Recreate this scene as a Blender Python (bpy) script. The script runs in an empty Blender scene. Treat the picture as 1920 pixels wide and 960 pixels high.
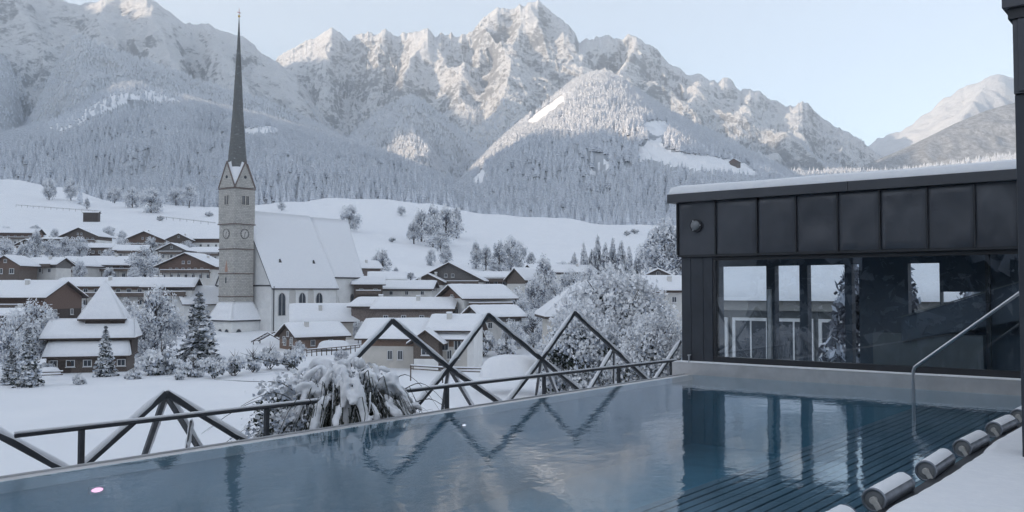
import bpy, bmesh, math, random
import numpy as np
from math import radians as R, sin, cos, tan, pi, atan
from mathutils import Vector, Matrix
random.seed(7); np.random.seed(7)
S = bpy.context.scene
COL = S.collection
# ------------------------------------------------------------------ camera
F = 1702.0; PITCH = atan(65 / F); EYE = 1.6
cd = bpy.data.cameras.new('camera'); cam = bpy.data.objects.new('camera', cd); COL.objects.link(cam)
cd.sensor_width = 36; cd.lens = 36 * F / 1920; cd.clip_start = .1; cd.clip_end = 40000
cam.location = (0, 0, EYE); cam.rotation_euler = (R(90) + PITCH, 0, 0); S.camera = cam
# ------------------------------------------------------------------ world, sun, exposure
SUN_EL, SUN_AZ = R(11.5), R(-112)          # azimuth clockwise from +Y (the view): sun low on the left, a little behind
w = bpy.data.worlds.new('World'); S.world = w; w.use_nodes = True
nt = w.node_tree; bg = nt.nodes['Background']
sky = nt.nodes.new('ShaderNodeTexSky'); sky.sky_type = 'NISHITA'; sky.sun_disc = False
sky.sun_elevation = SUN_EL; sky.sun_rotation = SUN_AZ; sky.altitude = 800
sky.air_density = 1.0; sky.dust_density = .5; sky.ozone_density = 2.0
hsv = nt.nodes.new('ShaderNodeHueSaturation'); hsv.inputs['Saturation'].default_value = .56
nt.links.new(sky.outputs[0], hsv.inputs['Color']); nt.links.new(hsv.outputs[0], bg.inputs['Color'])
bg.inputs['Strength'].default_value = .15
sl = bpy.data.lights.new('sun', 'SUN'); sun = bpy.data.objects.new('sun', sl); COL.objects.link(sun)
sl.energy = 4.3; sl.angle = R(.6); sl.color = (1, .79, .58)
sd = Vector((sin(SUN_AZ) * cos(SUN_EL), cos(SUN_AZ) * cos(SUN_EL), sin(SUN_EL)))
sun.rotation_euler = sd.to_track_quat('Z', 'Y').to_euler(); sun.location = (-60, -20, 60)
S.view_settings.view_transform = 'Standard'; S.view_settings.look = 'None'
S.view_settings.exposure = 1.09; S.view_settings.gamma = 1
S.cycles.volume_bounces = 2; S.cycles.max_bounces = 7; S.cycles.transparent_max_bounces = 12
S.cycles.caustics_reflective = False; S.cycles.caustics_refractive = False
# ------------------------------------------------------------------ rays and points
def ray(px, py):
    a = (px - 960) / F; b = (480 - py) / F
    dy = cos(PITCH) - b * sin(PITCH); dz = sin(PITCH) + b * cos(PITCH)
    return a / dy, dz / dy
def at(px, py, Y):
    x, z = ray(px, py); return Vector((x * Y, Y, EYE + z * Y))
def onz(px, py, z):
    rx, rz = ray(px, py); Y = (z - EYE) / rz; return Vector((rx * Y, Y, z))
TH = R(38.5)                                # heading of the pool's long edge
ROT = -TH                                   # rotation_z of everything built in the pool frame (x across, y along)
def loc2w(x, y, z=0): return Vector((x * cos(TH) + y * sin(TH), -x * sin(TH) + y * cos(TH), z))
def w2loc(v): return Vector((v[0] * cos(TH) - v[1] * sin(TH), v[0] * sin(TH) + v[1] * cos(TH), v[2]))
def ony(px, py, yl):                        # ray meets the plane y_local = yl
    rx, rz = ray(px, py); Y = yl / (rx * sin(TH) + cos(TH)); return w2loc((rx * Y, Y, EYE + rz * Y))
def onx(px, py, xl):
    rx, rz = ray(px, py); Y = xl / (rx * cos(TH) - sin(TH)); return w2loc((rx * Y, Y, EYE + rz * Y))
# ------------------------------------------------------------------ noise
def _h(ix, iy, s):
    v = np.sin(ix * 127.1 + iy * 311.7 + s * 74.7) * 43758.5453
    return v - np.floor(v)
def vn(x, y, s=0):
    ix = np.floor(x); iy = np.floor(y); fx = x - ix; fy = y - iy
    fx = fx * fx * (3 - 2 * fx); fy = fy * fy * (3 - 2 * fy)
    a = _h(ix, iy, s); b = _h(ix + 1, iy, s); c = _h(ix, iy + 1, s); d = _h(ix + 1, iy + 1, s)
    return (a * (1 - fx) + b * fx) * (1 - fy) + (c * (1 - fx) + d * fx) * fy
def fbm(x, y, s=0, o=4):
    r = 0; a = .5; n = 0
    for i in range(o):
        r = r + a * vn(x, y, s + i * 3.1); n += a; a *= .5; x = x * 2.03 + 5.2; y = y * 2.03 + 1.3
    return r / n
def ridged(x, y, s=0, o=5):
    r = 0; a = .5; n = 0
    for i in range(o):
        r = r + a * (1 - np.abs(2 * vn(x, y, s + i * 2.7) - 1)); n += a; a *= .52; x = x * 2.07 + 3.1; y = y * 2.03 + 7.3
    return r / n
# ------------------------------------------------------------------ materials
MATS = {}
class NB:
    def __init__(s, name):
        s.m = bpy.data.materials.new(name); s.m.use_nodes = True; s.t = s.m.node_tree
        s.b = s.t.nodes['Principled BSDF']; s.out = s.t.nodes['Material Output']; MATS[name] = s.m
    def n(s, typ, **k):
        q = s.t.nodes.new(typ)
        for a, v in k.items(): setattr(q, a, v)
        return q
    def l(s, a, b): s.t.links.new(a, b)
    def coord(s, scale=(1, 1, 1), kind='Object', rot=(0, 0, 0)):
        tc = s.n('ShaderNodeTexCoord'); mp = s.n('ShaderNodeMapping')
        mp.inputs['Scale'].default_value = scale; mp.inputs['Rotation'].default_value = rot
        s.l(tc.outputs[kind], mp.inputs[0]); return mp.outputs[0]
    def noise(s, sc, vec=None, det=4, rough=.6):
        q = s.n('ShaderNodeTexNoise'); q.inputs['Scale'].default_value = sc; q.inputs['Detail'].default_value = det
        q.inputs['Roughness'].default_value = rough
        if vec is not None: s.l(vec, q.inputs['Vector'])
        return q.outputs['Fac']
    def ramp(s, fac, stops):
        q = s.n('ShaderNodeValToRGB'); e = q.color_ramp.elements
        while len(e) < len(stops): e.new(.5)
        for i, (p, c) in enumerate(stops):
            e[i].position = p; e[i].color = (*c, 1) if len(c) == 3 else c
        s.l(fac, q.inputs[0]); return q.outputs[0]
    def mix(s, fac, a, b, mode='MIX'):
        q = s.n('ShaderNodeMix', data_type='RGBA', blend_type=mode)
        for v, i in ((fac, 0), (a, 6), (b, 7)):
            if isinstance(v, (int, float)): q.inputs[i].default_value = v
            elif isinstance(v, tuple): q.inputs[i].default_value = (*v, 1)
            else: s.l(v, q.inputs[i])
        return q.outputs[2]
    def math(s, op, a, b=0.0, clamp=False):
        q = s.n('ShaderNodeMath', operation=op, use_clamp=clamp)
        for i, v in enumerate((a, b)):
            if isinstance(v, (int, float)): q.inputs[i].default_value = v
            else: s.l(v, q.inputs[i])
        return q.outputs[0]
    def base(s, c):
        if isinstance(c, tuple): s.b.inputs['Base Color'].default_value = (*c, 1)
        else: s.l(c, s.b.inputs['Base Color'])
    def rough(s, v): 
        if isinstance(v, (int, float)): s.b.inputs['Roughness'].default_value = v
        else: s.l(v, s.b.inputs['Roughness'])
    def bump(s, h, strength=.3, dist=.1):
        q = s.n('ShaderNodeBump'); q.inputs['Strength'].default_value = strength; q.inputs['Distance'].default_value = dist
        s.l(h, q.inputs['Height']); s.l(q.outputs[0], s.b.inputs['Normal'])
    def nz(s):
        g = s.n('ShaderNodeNewGeometry'); x = s.n('ShaderNodeSeparateXYZ'); s.l(g.outputs['Normal'], x.inputs[0]); return x.outputs[2]
SNOWC = (.87, .88, .90)
def m_snow(name, sc=3, strength=.25, dist=.05):
    b = NB(name); v = b.coord(); n = b.noise(sc, v, 5)
    b.base(b.ramp(n, [(.3, (.85, .86, .885)), (.7, (.90, .905, .92))])); b.rough(.75); b.bump(n, strength, dist); return b.m
m_snow('snow_near', 9, .35, .03); m_snow('snow_roof', 1.6, .35, .12); m_snow('snow_field', .09, .4, .6)
def m_simple(name, c, rough=.6, var=.25, sc=4, metal=0, bump=.15, dist=.01, vec=(1, 1, 1)):
    b = NB(name); n = b.noise(sc, b.coord(vec), 5)
    lo = tuple(x * (1 - var) for x in c); hi = tuple(min(1, x * (1 + var)) for x in c)
    b.base(b.ramp(n, [(.3, lo), (.7, hi)])); b.rough(rough); b.b.inputs['Metallic'].default_value = metal; b.bump(n, bump, dist); return b.m
m_simple('plaster', (.62, .605, .58), .85, .10, .6, bump=.2); m_simple('plaster_white', (.76, .755, .74), .85, .08, .5, bump=.2)
m_simple('plaster_cream', (.57, .54, .495), .85, .1, .6)
m_simple('old_wood', (.125, .10, .085), .8, .45, 3, vec=(6, 6, 1)); m_simple('old_wood_grey', (.155, .145, .14), .8, .45, 3, vec=(6, 6, 1)); m_simple('old_wood_red', (.15, .10, .08), .8, .45, 3, vec=(1, 1, 7)); m_simple('wood_warm', (.21, .14, .105), .75, .35, 3, vec=(1, 1, 8))
m_simple('wood_dark', (.06, .045, .038), .8, .4, 3); m_simple('shingle_brown', (.19, .155, .14), .85, .4, 5)
m_simple('window_glass', (.06, .07, .085), .15, .3, .5, bump=0); m_simple('frame_white', (.7, .7, .7), .5, .05)
m_simple('bark', (.07, .06, .055), .9, .4, 6); m_simple('gutter', (.05, .05, .055), .5, .2)
m_simple('beam_metal', (.045, .05, .058), .55, .25, 8, metal=.2, bump=.25, dist=.004)
m_simple('clock_face', (.55, .53, .5), .7, .1); m_simple('clock_black', (.05, .05, .05), .6, .1); m_simple('fresco', (.42, .25, .19), .8, .2)
m_simple('gold', (.6, .42, .12), .3, .1, metal=1); m_simple('red_paint', (.35, .05, .04), .5, .1)
def m_stone():
    b = NB('tower_stone'); v = b.coord()
    sx = b.n('ShaderNodeSeparateXYZ'); b.l(v, sx.inputs[0])
    cb = b.n('ShaderNodeCombineXYZ'); b.l(b.math('ADD', sx.outputs[0], sx.outputs[1]), cb.inputs[0]); b.l(sx.outputs[2], cb.inputs[1])
    br = b.n('ShaderNodeTexBrick'); b.l(cb.outputs[0], br.inputs['Vector']); br.inputs['Scale'].default_value = 1.0
    br.inputs['Brick Width'].default_value = .85; br.inputs['Row Height'].default_value = .42; br.inputs['Mortar Size'].default_value = .035
    br.inputs['Color1'].default_value = (.40, .385, .36, 1); br.inputs['Color2'].default_value = (.56, .54, .50, 1); br.inputs['Mortar'].default_value = (.2, .19, .18, 1)
    n = b.noise(2.2, v, 5); b.base(b.mix(.35, br.outputs['Color'], b.ramp(n, [(.3, (.27, .26, .24)), (.7, (.66, .64, .60))])))
    b.rough(.9); b.bump(br.outputs['Fac'], .5, -.05); return b.m
m_stone()
def m_spire():
    b = NB('spire_shingle'); v = b.coord((1, 1, 1)); n = b.noise(1.1, b.coord((1, 1, 3)), 6, .7); k = b.noise(5, v, 3)
    c = b.ramp(k, [(.3, (.10, .105, .105)), (.7, (.18, .185, .18))])
    sn = b.ramp(n, [(.60, (0, 0, 0)), (.66, (1, 1, 1))])
    b.base(b.mix(b.math('MULTIPLY', sn, .55), c, (.7, .71, .73))); b.rough(.7); b.bump(k, .4, .08)
m_spire()
def m_frost(name, dark, lo=.42, hi=.60, sc=1.2, upw=.3, snow=(.74, .77, .81)):
    # snow lies on what faces up, dark needles and twigs stay bare below
    b = NB(name); n = b.noise(sc, b.coord(), 3, .7); u = b.math('MULTIPLY', b.math('MAXIMUM', b.nz(), 0), upw)
    f = b.ramp(b.math('ADD', n, u), [(lo, (0, 0, 0)), (hi, (1, 1, 1))])
    b.base(b.mix(f, dark, snow)); b.rough(.9); return b.m
m_frost('frosted_spruce', (.05, .06, .065), .325, .55, .7, .3, (.74, .77, .82))
m_frost('frosted_needles', (.03, .04, .035), .45, .55, 2.5, .18)
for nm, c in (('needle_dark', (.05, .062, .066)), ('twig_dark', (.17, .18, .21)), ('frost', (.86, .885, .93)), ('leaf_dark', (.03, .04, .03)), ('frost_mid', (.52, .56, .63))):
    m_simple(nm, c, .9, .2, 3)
def m_rock(name, rock=(.32, .335, .36), snowline=None, fscale=.02, amount=.5, bandz=1.6, forest=None):
    b = NB(name); v = b.coord((1, 1, 1)); g = b.nz()
    n1 = b.noise(fscale, b.coord((1, .6, bandz), rot=(0, .5, 0)), 10, .78); n2 = b.noise(fscale * .12, v, 3)
    # steep and broken ground holds no snow
    e = b.math('ADD', b.math('ADD', b.math('MULTIPLY', g, .30), b.math('MULTIPLY', n1, .62)), b.math('ADD', b.math('MULTIPLY', n2, .16), b.math('MULTIPLY', b.math('SUBTRACT', b.noise(fscale * 4.5, b.coord((1, .7, 1.5)), 5, .8), .5), .30)))
    f = b.ramp(e, [(amount, (0, 0, 0)), (amount + .06, (1, 1, 1))])
    c = b.mix(f, rock, SNOWC)
    if forest:
        z0, z1 = forest; gp = b.n('ShaderNodeNewGeometry'); sx = b.n('ShaderNodeSeparateXYZ'); b.l(gp.outputs['Position'], sx.inputs[0])
        zz = b.math('ADD', sx.outputs[2], b.math('MULTIPLY', b.noise(.0022, v, 5), (z1 - z0) * 2.6))
        mr = b.n('ShaderNodeMapRange'); b.l(zz, mr.inputs[0]); mr.inputs[1].default_value = z0 + (z1 - z0) * 1.3; mr.inputs[2].default_value = z0 + (z1 - z0) * 1.9
        mr.inputs[3].default_value = 1; mr.inputs[4].default_value = 0
        tr = b.ramp(b.noise(.06, b.coord((1, .35, .45)), 4, .8), [(.4, (.12, .14, .16)), (.64, (.50, .53, .58))])
        c = b.mix(mr.outputs[0], c, tr)
    b.base(c); b.rough(.9); b.bump(n1, 1, 30); return b.m
m_rock('rock_snow', amount=.505, fscale=.03, forest=(480, 860)); m_rock('rock_snow_far', amount=.37, fscale=.022)
m_rock('massif_snow', amount=.51, forest=(560, 1150), fscale=.028)
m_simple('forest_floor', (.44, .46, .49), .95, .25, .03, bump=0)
def m_farwood():
    b = NB('far_wood'); tr = b.ramp(b.noise(.05, b.coord((1, .35, .45)), 5, .8), [(.38, (.13, .135, .14)), (.66, (.45, .46, .48))]); b.base(tr); b.rough(.95)
m_farwood()
# ------------------------------------------------------------------ mesh and object helpers
def link(name, me, mat=None, parent=None, loc=(0, 0, 0), rotz=0, smooth=False):
    o = bpy.data.objects.new(name, me); COL.objects.link(o); o.location = loc; o.rotation_euler = (0, 0, rotz)
    if parent is not None: o.parent = parent
    if mat:
        for m in (mat if isinstance(mat, (list, tuple)) else [mat]): me.materials.append(MATS[m])
    if smooth: me.polygons.foreach_set('use_smooth', [True] * len(me.polygons))
    return o
def tag(o, label=None, cat=None, group=None, kind=None):
    for k, v in (('label', label), ('category', cat), ('group', group), ('kind', kind)):
        if v: o[k] = v
    return o
def empty(name, label, cat, loc=(0, 0, 0), rotz=0, group=None):
    o = bpy.data.objects.new(name, None); COL.objects.link(o); o.location = loc; o.rotation_euler = (0, 0, rotz)
    o.empty_display_size = .3
    return tag(o, label, cat, group)
def copy_tree(o, parent=None):
    c = o.copy(); COL.objects.link(c)
    if parent is not None: c.parent = parent
    for ch in [q for q in bpy.data.objects if q.parent == o]: copy_tree(ch, c)
    return c
def grid_mesh(name, X, Y, Z, smooth=True):
    n, m = X.shape; me = bpy.data.meshes.new(name)
    co = np.stack([X, Y, Z], -1).reshape(-1, 3).astype('f4'); me.vertices.add(n * m); me.vertices.foreach_set('co', co.ravel())
    i = (np.arange(n - 1)[:, None] * m + np.arange(m - 1)[None]).ravel()
    q = np.stack([i, i + 1, i + m + 1, i + m], -1).astype('i4'); k = len(q)
    me.loops.add(k * 4); me.polygons.add(k); me.loops.foreach_set('vertex_index', q.ravel())
    me.polygons.foreach_set('loop_start', np.arange(0, k * 4, 4, dtype='i4')); me.update(calc_edges=True)
    if smooth: me.polygons.foreach_set('use_smooth', np.ones(k, bool))
    return me
class MB:
    """collects shapes into one mesh"""
    def __init__(s): s.v = []; s.f = []; s.mi = []
    def add(s, vs, fs, mi=0):
        b = len(s.v); s.v += [tuple(x) for x in vs]; s.f += [tuple(b + i for i in f) for f in fs]; s.mi += [mi] * len(fs); return s
    def box(s, x0, y0, z0, x1, y1, z1, mi=0):
        vs = [(x, y, z) for z in (z0, z1) for y in (y0, y1) for x in (x0, x1)]
        return s.add(vs, [(0, 2, 3, 1), (4, 5, 7, 6), (0, 1, 5, 4), (2, 6, 7, 3), (0, 4, 6, 2), (1, 3, 7, 5)], mi)
    def prism(s, poly, d, mi=0):       # poly: 3D points; d: offset vector
        n = len(poly); d = Vector(d); P = [Vector(p) for p in poly]
        return s.add(P + [p + d for p in P], [tuple(range(n))[::-1], tuple(range(n, 2 * n))] + [(i, (i + 1) % n, n + (i + 1) % n, n + i) for i in range(n)], mi)
    def bar(s, a, b, w, h, up=(0, 0, 1), mi=0):   # rectangular beam
        a = Vector(a); b = Vector(b); d = (b - a).normalized(); up = Vector(up); sd_ = d.cross(up)
        if sd_.length < 1e-4: sd_ = Vector((1, 0, 0))
        sd_.normalize(); u = sd_.cross(d)
        vs = [p + sd_ * x * w / 2 + u * y * h / 2 for p in (a, b) for x, y in ((-1, -1), (1, -1), (1, 1), (-1, 1))]
        return s.add(vs, [(0, 1, 2, 3), (7, 6, 5, 4), (0, 4, 5, 1), (1, 5, 6, 2), (2, 6, 7, 3), (3, 7, 4, 0)], mi)
    def tube(s, pts, rad, seg=8, cap=True, mi=0, flat=1.0):
        P = [Vector(p) for p in pts]; n = len(P); rr = rad if isinstance(rad, (list, tuple)) else [rad] * n
        b0 = len(s.v); vs = []; px_ = None
        for i, p in enumerate(P):
            d = (P[min(i + 1, n - 1)] - P[max(i - 1, 0)]).normalized()
            if px_ is None: px_ = d.orthogonal().normalized() if abs(d.z) > .95 else Vector((-d.y, d.x, 0)).normalized()
            x = (px_ - d * px_.dot(d)).normalized(); y = d.cross(x); px_ = x
            for k in range(seg):
                a = 2 * pi * k / seg; vs.append(p + x * cos(a) * rr[i] + y * sin(a) * rr[i] * flat)
        fs = [(i * seg + k, i * seg + (k + 1) % seg, (i + 1) * seg + (k + 1) % seg, (i + 1) * seg + k) for i in range(n - 1) for k in range(seg)]
        if cap: fs += [tuple(range(seg))[::-1], tuple((n - 1) * seg + k for k in range(seg))]
        return s.add(vs, fs, mi)
    def mesh(s, name, smooth=False):
        me = bpy.data.meshes.new(name); me.from_pydata(s.v, [], s.f); me.update()
        me.polygons.foreach_set('material_index', s.mi)
        if smooth: me.polygons.foreach_set('use_smooth', [True] * len(s.f))
        return me
    def obj(s, name, mat, parent=None, loc=(0, 0, 0), rotz=0, smooth=False, bevel=0):
        o = link(name, s.mesh(name, smooth), mat, parent, loc, rotz)
        if bevel:
            m = o.modifiers.new('bevel', 'BEVEL'); m.width = bevel; m.segments = 2; m.limit_method = 'ANGLE'
        return o
# ================================================================== TERRAIN
ZB = -11.5
def zpx(py, d): return EYE + ray(960, py)[1] * d
TD = [60, 160, 230, 300, 400, 550, 750, 1000, 1300]
def colz(ys):  # ys for d = 230..1000
    return [ZB, ZB] + [zpx(y, d) for y, d in zip(ys, TD[2:8])]
TCOL = {-600: colz([598, 535, 490, 448, 395, 330]), 0: colz([600, 532, 490, 452, 398, 336]), 110: colz([600, 545, 497, 455, 403, 350]),
        220: colz([602, 552, 503, 458, 408, 378]), 400: colz([622, 565, 505, 460, 415, 386]), 560: colz([625, 570, 520, 478, 425, 378]),
        620: colz([623, 568, 524, 486, 432, 373]), 700: colz([618, 565, 524, 492, 440, 374]), 800: colz([616, 563, 530, 504, 452, 383]),
        900: colz([614, 562, 534, 512, 468, 402]), 1000: colz([614, 562, 536, 516, 474, 408]), 1220: colz([612, 560, 528, 505, 470, 424]), 2600: colz([612, 562, 530, 510, 475, 430])}
TPX = np.array(sorted(TCOL)); TT = np.array([TCOL[k] + [TCOL[k][-1] + 10] for k in TPX])
def ground_z(X, Y, noise=True):
    X = np.asarray(X, float); Y = np.asarray(Y, float)
    px = np.clip(960 + F * X / np.maximum(Y, 60), TPX[0], TPX[-1]); d = np.clip(Y, TD[0], TD[-1])
    i = np.clip(np.searchsorted(TPX, px) - 1, 0, len(TPX) - 2); j = np.clip(np.searchsorted(TD, d) - 1, 0, len(TD) - 2)
    TDA = np.array(TD); u = (px - TPX[i]) / (TPX[i + 1] - TPX[i]); v = (d - TDA[j]) / (TDA[j + 1] - TDA[j]); u = u * u * (3 - 2 * u)
    z = (TT[i, j] * (1 - v) + TT[i, j + 1] * v) * (1 - u) + (TT[i + 1, j] * (1 - v) + TT[i + 1, j + 1] * v) * u
    if noise: z = z + (fbm(X * .02, Y * .02, 3) - .5) * np.clip((Y - 60) / 90, 0, 1) * (.6 + np.clip((Y - 300) / 250, 0, 1) * 5)
    return z
def gz(x, y): return float(ground_z(x, y))
def spaced(a, b, n, c=0, k=3.2):
    t = np.linspace(-1, 1, n); s_ = np.sinh(k * t) / np.sinh(k); return np.where(s_ < 0, c + s_ * (c - a), c + s_ * (b - c))
gx = spaced(-9000, 9000, 420, -40, 4.2); gy = spaced(-4200, 12000, 460, 140, 4.0)
GX, GY = np.meshgrid(gx, gy, indexing='ij')
GZ = ground_z(GX, GY)
o = link('ground', grid_mesh('ground', GX, GY, GZ), 'snow_field'); tag(o, 'snow-covered valley floor and meadows rising to the forest', kind='structure')

def sheet(name, mat, crest, D, foot_D, relief, lx, ly, seed, NS=420, NT=170, prof=1.15, jag=0, ribs=(), foot_z=None, back=.35, relief_hi=0, wq=.08, smooth=60, skew=.35):
    """a mountainside: crest line seen at (px,py) and depth D, sloping forward to its foot and away behind"""
    cp = np.array(crest, float); px = np.linspace(cp[0, 0], cp[-1, 0], NS)
    py = np.interp(px, cp[:, 0], cp[:, 1]); Dc = D if np.isscalar(D) else np.interp(px, [d[0] for d in D], [d[1] for d in D])
    rx = np.array([ray(a, b)[0] for a, b in zip(px, py)]); rz = np.array([ray(a, b)[1] for a, b in zip(px, py)])
    Xc = rx * Dc; Zc = EYE + rz * Dc
    if jag:
        Zc = Zc + (ridged(px * .055, px * 0 + 3, seed, 4) - .62) * jag * Dc / F * 2
    t = np.linspace(0, 1, NT); tb = np.linspace(0, 1, 14)[1:]
    Dc = np.ones(NS) * Dc
    Yf = Dc[:, None] + (foot_D - Dc[:, None]) * t[None]; k = Yf / Dc[:, None]; Xf = Xc[:, None] * k
    fz = ground_z(Xf[:, -1], Yf[:, -1]) - 3 if foot_z is None else np.ones(NS) * foot_z
    p = (1 - t) ** prof
    kw = max(5, int(smooth * NS / (px[-1] - px[0]))) | 1; ker = np.hanning(kw + 2)[1:-1]; ker /= ker.sum()
    Zs = np.convolve(np.pad(Zc, kw // 2, 'edge'), ker, 'valid')            # the body follows the broad form, jags fade out below the crest
    Z = fz[:, None] + (Zs - fz)[:, None] * p[None] + (Zc - Zs)[:, None] * np.exp(-t / .12)[None]
    win = np.clip(t / .12, 0, 1) ** .8 * np.clip((1 - t) / .12, 0, 1)
    wx = fbm(Xf / lx / 1.3, Yf / lx / 1.3, seed + 50, 3) * 1.9
    Rl = ridged((Xf + skew * (Yf - Dc[:, None])) / lx + wx, Yf / ly + wx * .6, seed, 6) - .55
    Z0 = Z; dZ = Rl * relief * win[None]
    if relief_hi: dZ = dZ + (ridged(Xf / lx * 4 + wx * 2, Yf / ly * 5, seed + 9, 5) - .55) * relief_hi * np.clip(t / .02, 0, 1)[None]
    for pts, wid, hgt in ribs:   # spurs: pts = (t, px)
        c = np.interp(t, [q[0] for q in pts], [q[1] for q in pts]); ww = wid * (1 + 1.2 * t)
        env = np.clip((t - pts[0][0]) / .05, 0, 1) * np.clip((pts[-1][0] - t) / .15, 0, 1)
        dd = np.abs(px[:, None] + 22 * (fbm(t[None] * 14 + 0 * px[:, None], px[:, None] * .02, seed + 77, 3) - .5) - c[None]) / ww[None]
        dZ = dZ + hgt * .6 * np.clip(1 - dd, 0, 1) ** 1.1 * env[None]
    rz_ = ((Zc - EYE) / Dc)[:, None]; line = EYE + rz_ * Yf; Z0 = np.minimum(Z0, line); spare = np.maximum(line - Z0, 0) * .85 + .01       # slopes never rise above their own crest
    dZ = np.where(dZ > 0, spare * (1 - np.exp(-np.maximum(dZ, 0) / spare)), dZ); Z = Z0 + dZ
    Yb = Dc[:, None] * (1 + back * tb[None]); Zb = Zc[:, None] - (Zc[:, None] + 20) * tb[None] ** .9
    Xa = np.concatenate([(Xc[:, None] * (1 + back * tb[None]))[:, ::-1], Xf], 1); Ya = np.concatenate([Yb[:, ::-1], Yf], 1); Za = np.concatenate([Zb[:, ::-1], Z], 1)
    o = link(name, grid_mesh(name, Xa, Ya, Za), mat); o['kind'] = 'structure'
    return o, (px, Xf, Yf, Z)
# far to near
sheet('mountain', 'rock_snow_far', [(1400, 420), (1560, 330), (1640, 263), (1665, 252), (1690, 247), (1712, 232), (1745, 205), (1775, 180), (1800, 168), (1820, 160), (1842, 152), (1858, 141), (1872, 137), (1890, 143), (1912, 152), (1960, 165), (2100, 190), (2600, 260)],
      7200, 4700, 300, 560, 800, 11, jag=6, foot_z=0, relief_hi=90, ribs=[(((0, 1835), (.15, 1842), (.4, 1800), (.8, 1760)), 30, 330), (((.02, 1872), (.3, 1880), (.7, 1870)), 26, 180)], prof=1.0, NS=300, back=.2)
_, wood_far = sheet('forested_hill', 'far_wood', [(1500, 400), (1620, 310), (1680, 285), (1730, 262), (1790, 232), (1850, 207), (1900, 193), (2000, 165), (2300, 60), (2700, 0)],
      5600, 3600, 200, 500, 900, 12, foot_z=0, NS=200, NT=120, ribs=[(((.02, 1760), (.5, 1700)), 30, 90)])
M_CREST = [(440, 260), (480, 190), (505, 130), (520, 110), (535, 100), (560, 86), (590, 72), (606, 60), (622, 54), (640, 66), (652, 73), (668, 66), (690, 60), (702, 63), (722, 53), (738, 64), (745, 68), (762, 60), (785, 58), (803, 55), (815, 66), (840, 62), (862, 68), (880, 64), (895, 45), (915, 28), (932, 16), (950, 17), (965, 13), (985, 9), (1000, 2), (1010, -1), (1022, 10), (1045, 32), (1062, 42), (1075, 60), (1086, 80), (1096, 74), (1120, 70), (1142, 63), (1150, 70), (1165, 73), (1182, 66), (1196, 74), (1205, 80), (1218, 82), (1232, 92), (1245, 112), (1262, 125), (1285, 137), (1320, 143), (1345, 156), (1360, 146), (1372, 150), (1388, 166), (1410, 166), (1425, 169), (1445, 188), (1480, 200), (1498, 191), (1512, 194), (1540, 218), (1600, 256), (1655, 292), (1690, 305), (1800, 360), (1950, 430)]
_, mid = sheet('mountain', 'rock_snow', M_CREST, 6500, 3000, 520, 560, 820, 21, NS=1300, NT=400, jag=7, foot_z=20, relief_hi=150, prof=1.5, ribs=[
      (((0, 620), (.1, 618), (.3, 600), (.6, 560)), 26, 210), (((0, 545), (.3, 530), (.7, 470)), 30, 150),
      (((0, 722), (.12, 705), (.3, 700), (.6, 690)), 22, 170), (((0, 803), (.12, 800), (.22, 770), (.4, 735), (.8, 700)), 34, 330), (((.05, 800), (.25, 850), (.5, 880), (.9, 900)), 34, 300),
      (((0, 940), (.1, 905), (.25, 870), (.4, 850)), 26, 220), (((0, 1010), (.08, 985), (.2, 960), (.35, 955), (.6, 940)), 34, 360), (((0, 1062), (.15, 1080), (.3, 1100), (.6, 1120)), 34, 300), (((.02, 985), (.2, 1030), (.4, 1030)), 24, 170),
      (((0, 1205), (.2, 1160), (.5, 1130)), 34, 200), (((0, 1370), (.2, 1300), (.5, 1240)), 34, 230), (((0, 1420), (.2, 1400), (.6, 1350)), 26, 200), (((0, 1500), (.25, 1490), (.7, 1420)), 30, 230), (((.02, 1600), (.4, 1560)), 26, 140)])
_, massif = sheet('mountain', 'massif_snow', [(-1200, -420), (-600, -190), (-300, -90), (-100, -45), (0, -28), (60, -12), (108, -3), (125, 3), (150, 10), (178, 4), (200, -4), (235, -8), (275, -6), (298, 8), (315, 20), (332, 36), (348, 44), (362, 44), (382, 44), (395, 48), (410, 56), (430, 60), (455, 70), (470, 80), (488, 96), (505, 107), (522, 118), (560, 150), (600, 200), (660, 270), (720, 340)],  # crest left of the frame raised to keep the massif in shade
      [(-1200, 5600), (0, 5300), (720, 5600)], 2600, 420, 520, 900, 31, NS=760, NT=260, jag=5, foot_z=40, relief_hi=70, prof=1.3, ribs=[
      (((.0, 0), (.2, 60), (.5, 120)), 40, 150), (((0, 180), (.25, 190), (.5, 250)), 40, 180), (((0, 275), (.2, 300), (.5, 350), (.8, 420)), 40, 230), (((0, 380), (.25, 420), (.6, 520)), 30, 160)])
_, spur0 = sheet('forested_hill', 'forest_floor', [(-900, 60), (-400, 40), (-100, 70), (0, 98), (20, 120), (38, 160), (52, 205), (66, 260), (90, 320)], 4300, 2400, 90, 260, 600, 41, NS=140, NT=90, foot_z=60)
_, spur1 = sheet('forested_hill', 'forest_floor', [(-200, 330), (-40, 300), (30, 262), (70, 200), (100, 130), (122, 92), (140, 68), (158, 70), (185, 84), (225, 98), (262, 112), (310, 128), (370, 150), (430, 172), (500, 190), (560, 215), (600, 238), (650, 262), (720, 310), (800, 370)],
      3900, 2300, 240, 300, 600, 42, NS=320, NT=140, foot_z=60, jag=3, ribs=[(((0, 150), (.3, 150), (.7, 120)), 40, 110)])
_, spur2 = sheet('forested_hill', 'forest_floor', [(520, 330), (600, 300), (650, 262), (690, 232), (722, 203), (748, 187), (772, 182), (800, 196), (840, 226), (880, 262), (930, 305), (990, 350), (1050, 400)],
      3900, 2300, 240, 260, 600, 43, NS=240, NT=120, foot_z=60, ribs=[(((0, 770), (.5, 780), (.9, 800)), 30, 60)])
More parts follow.
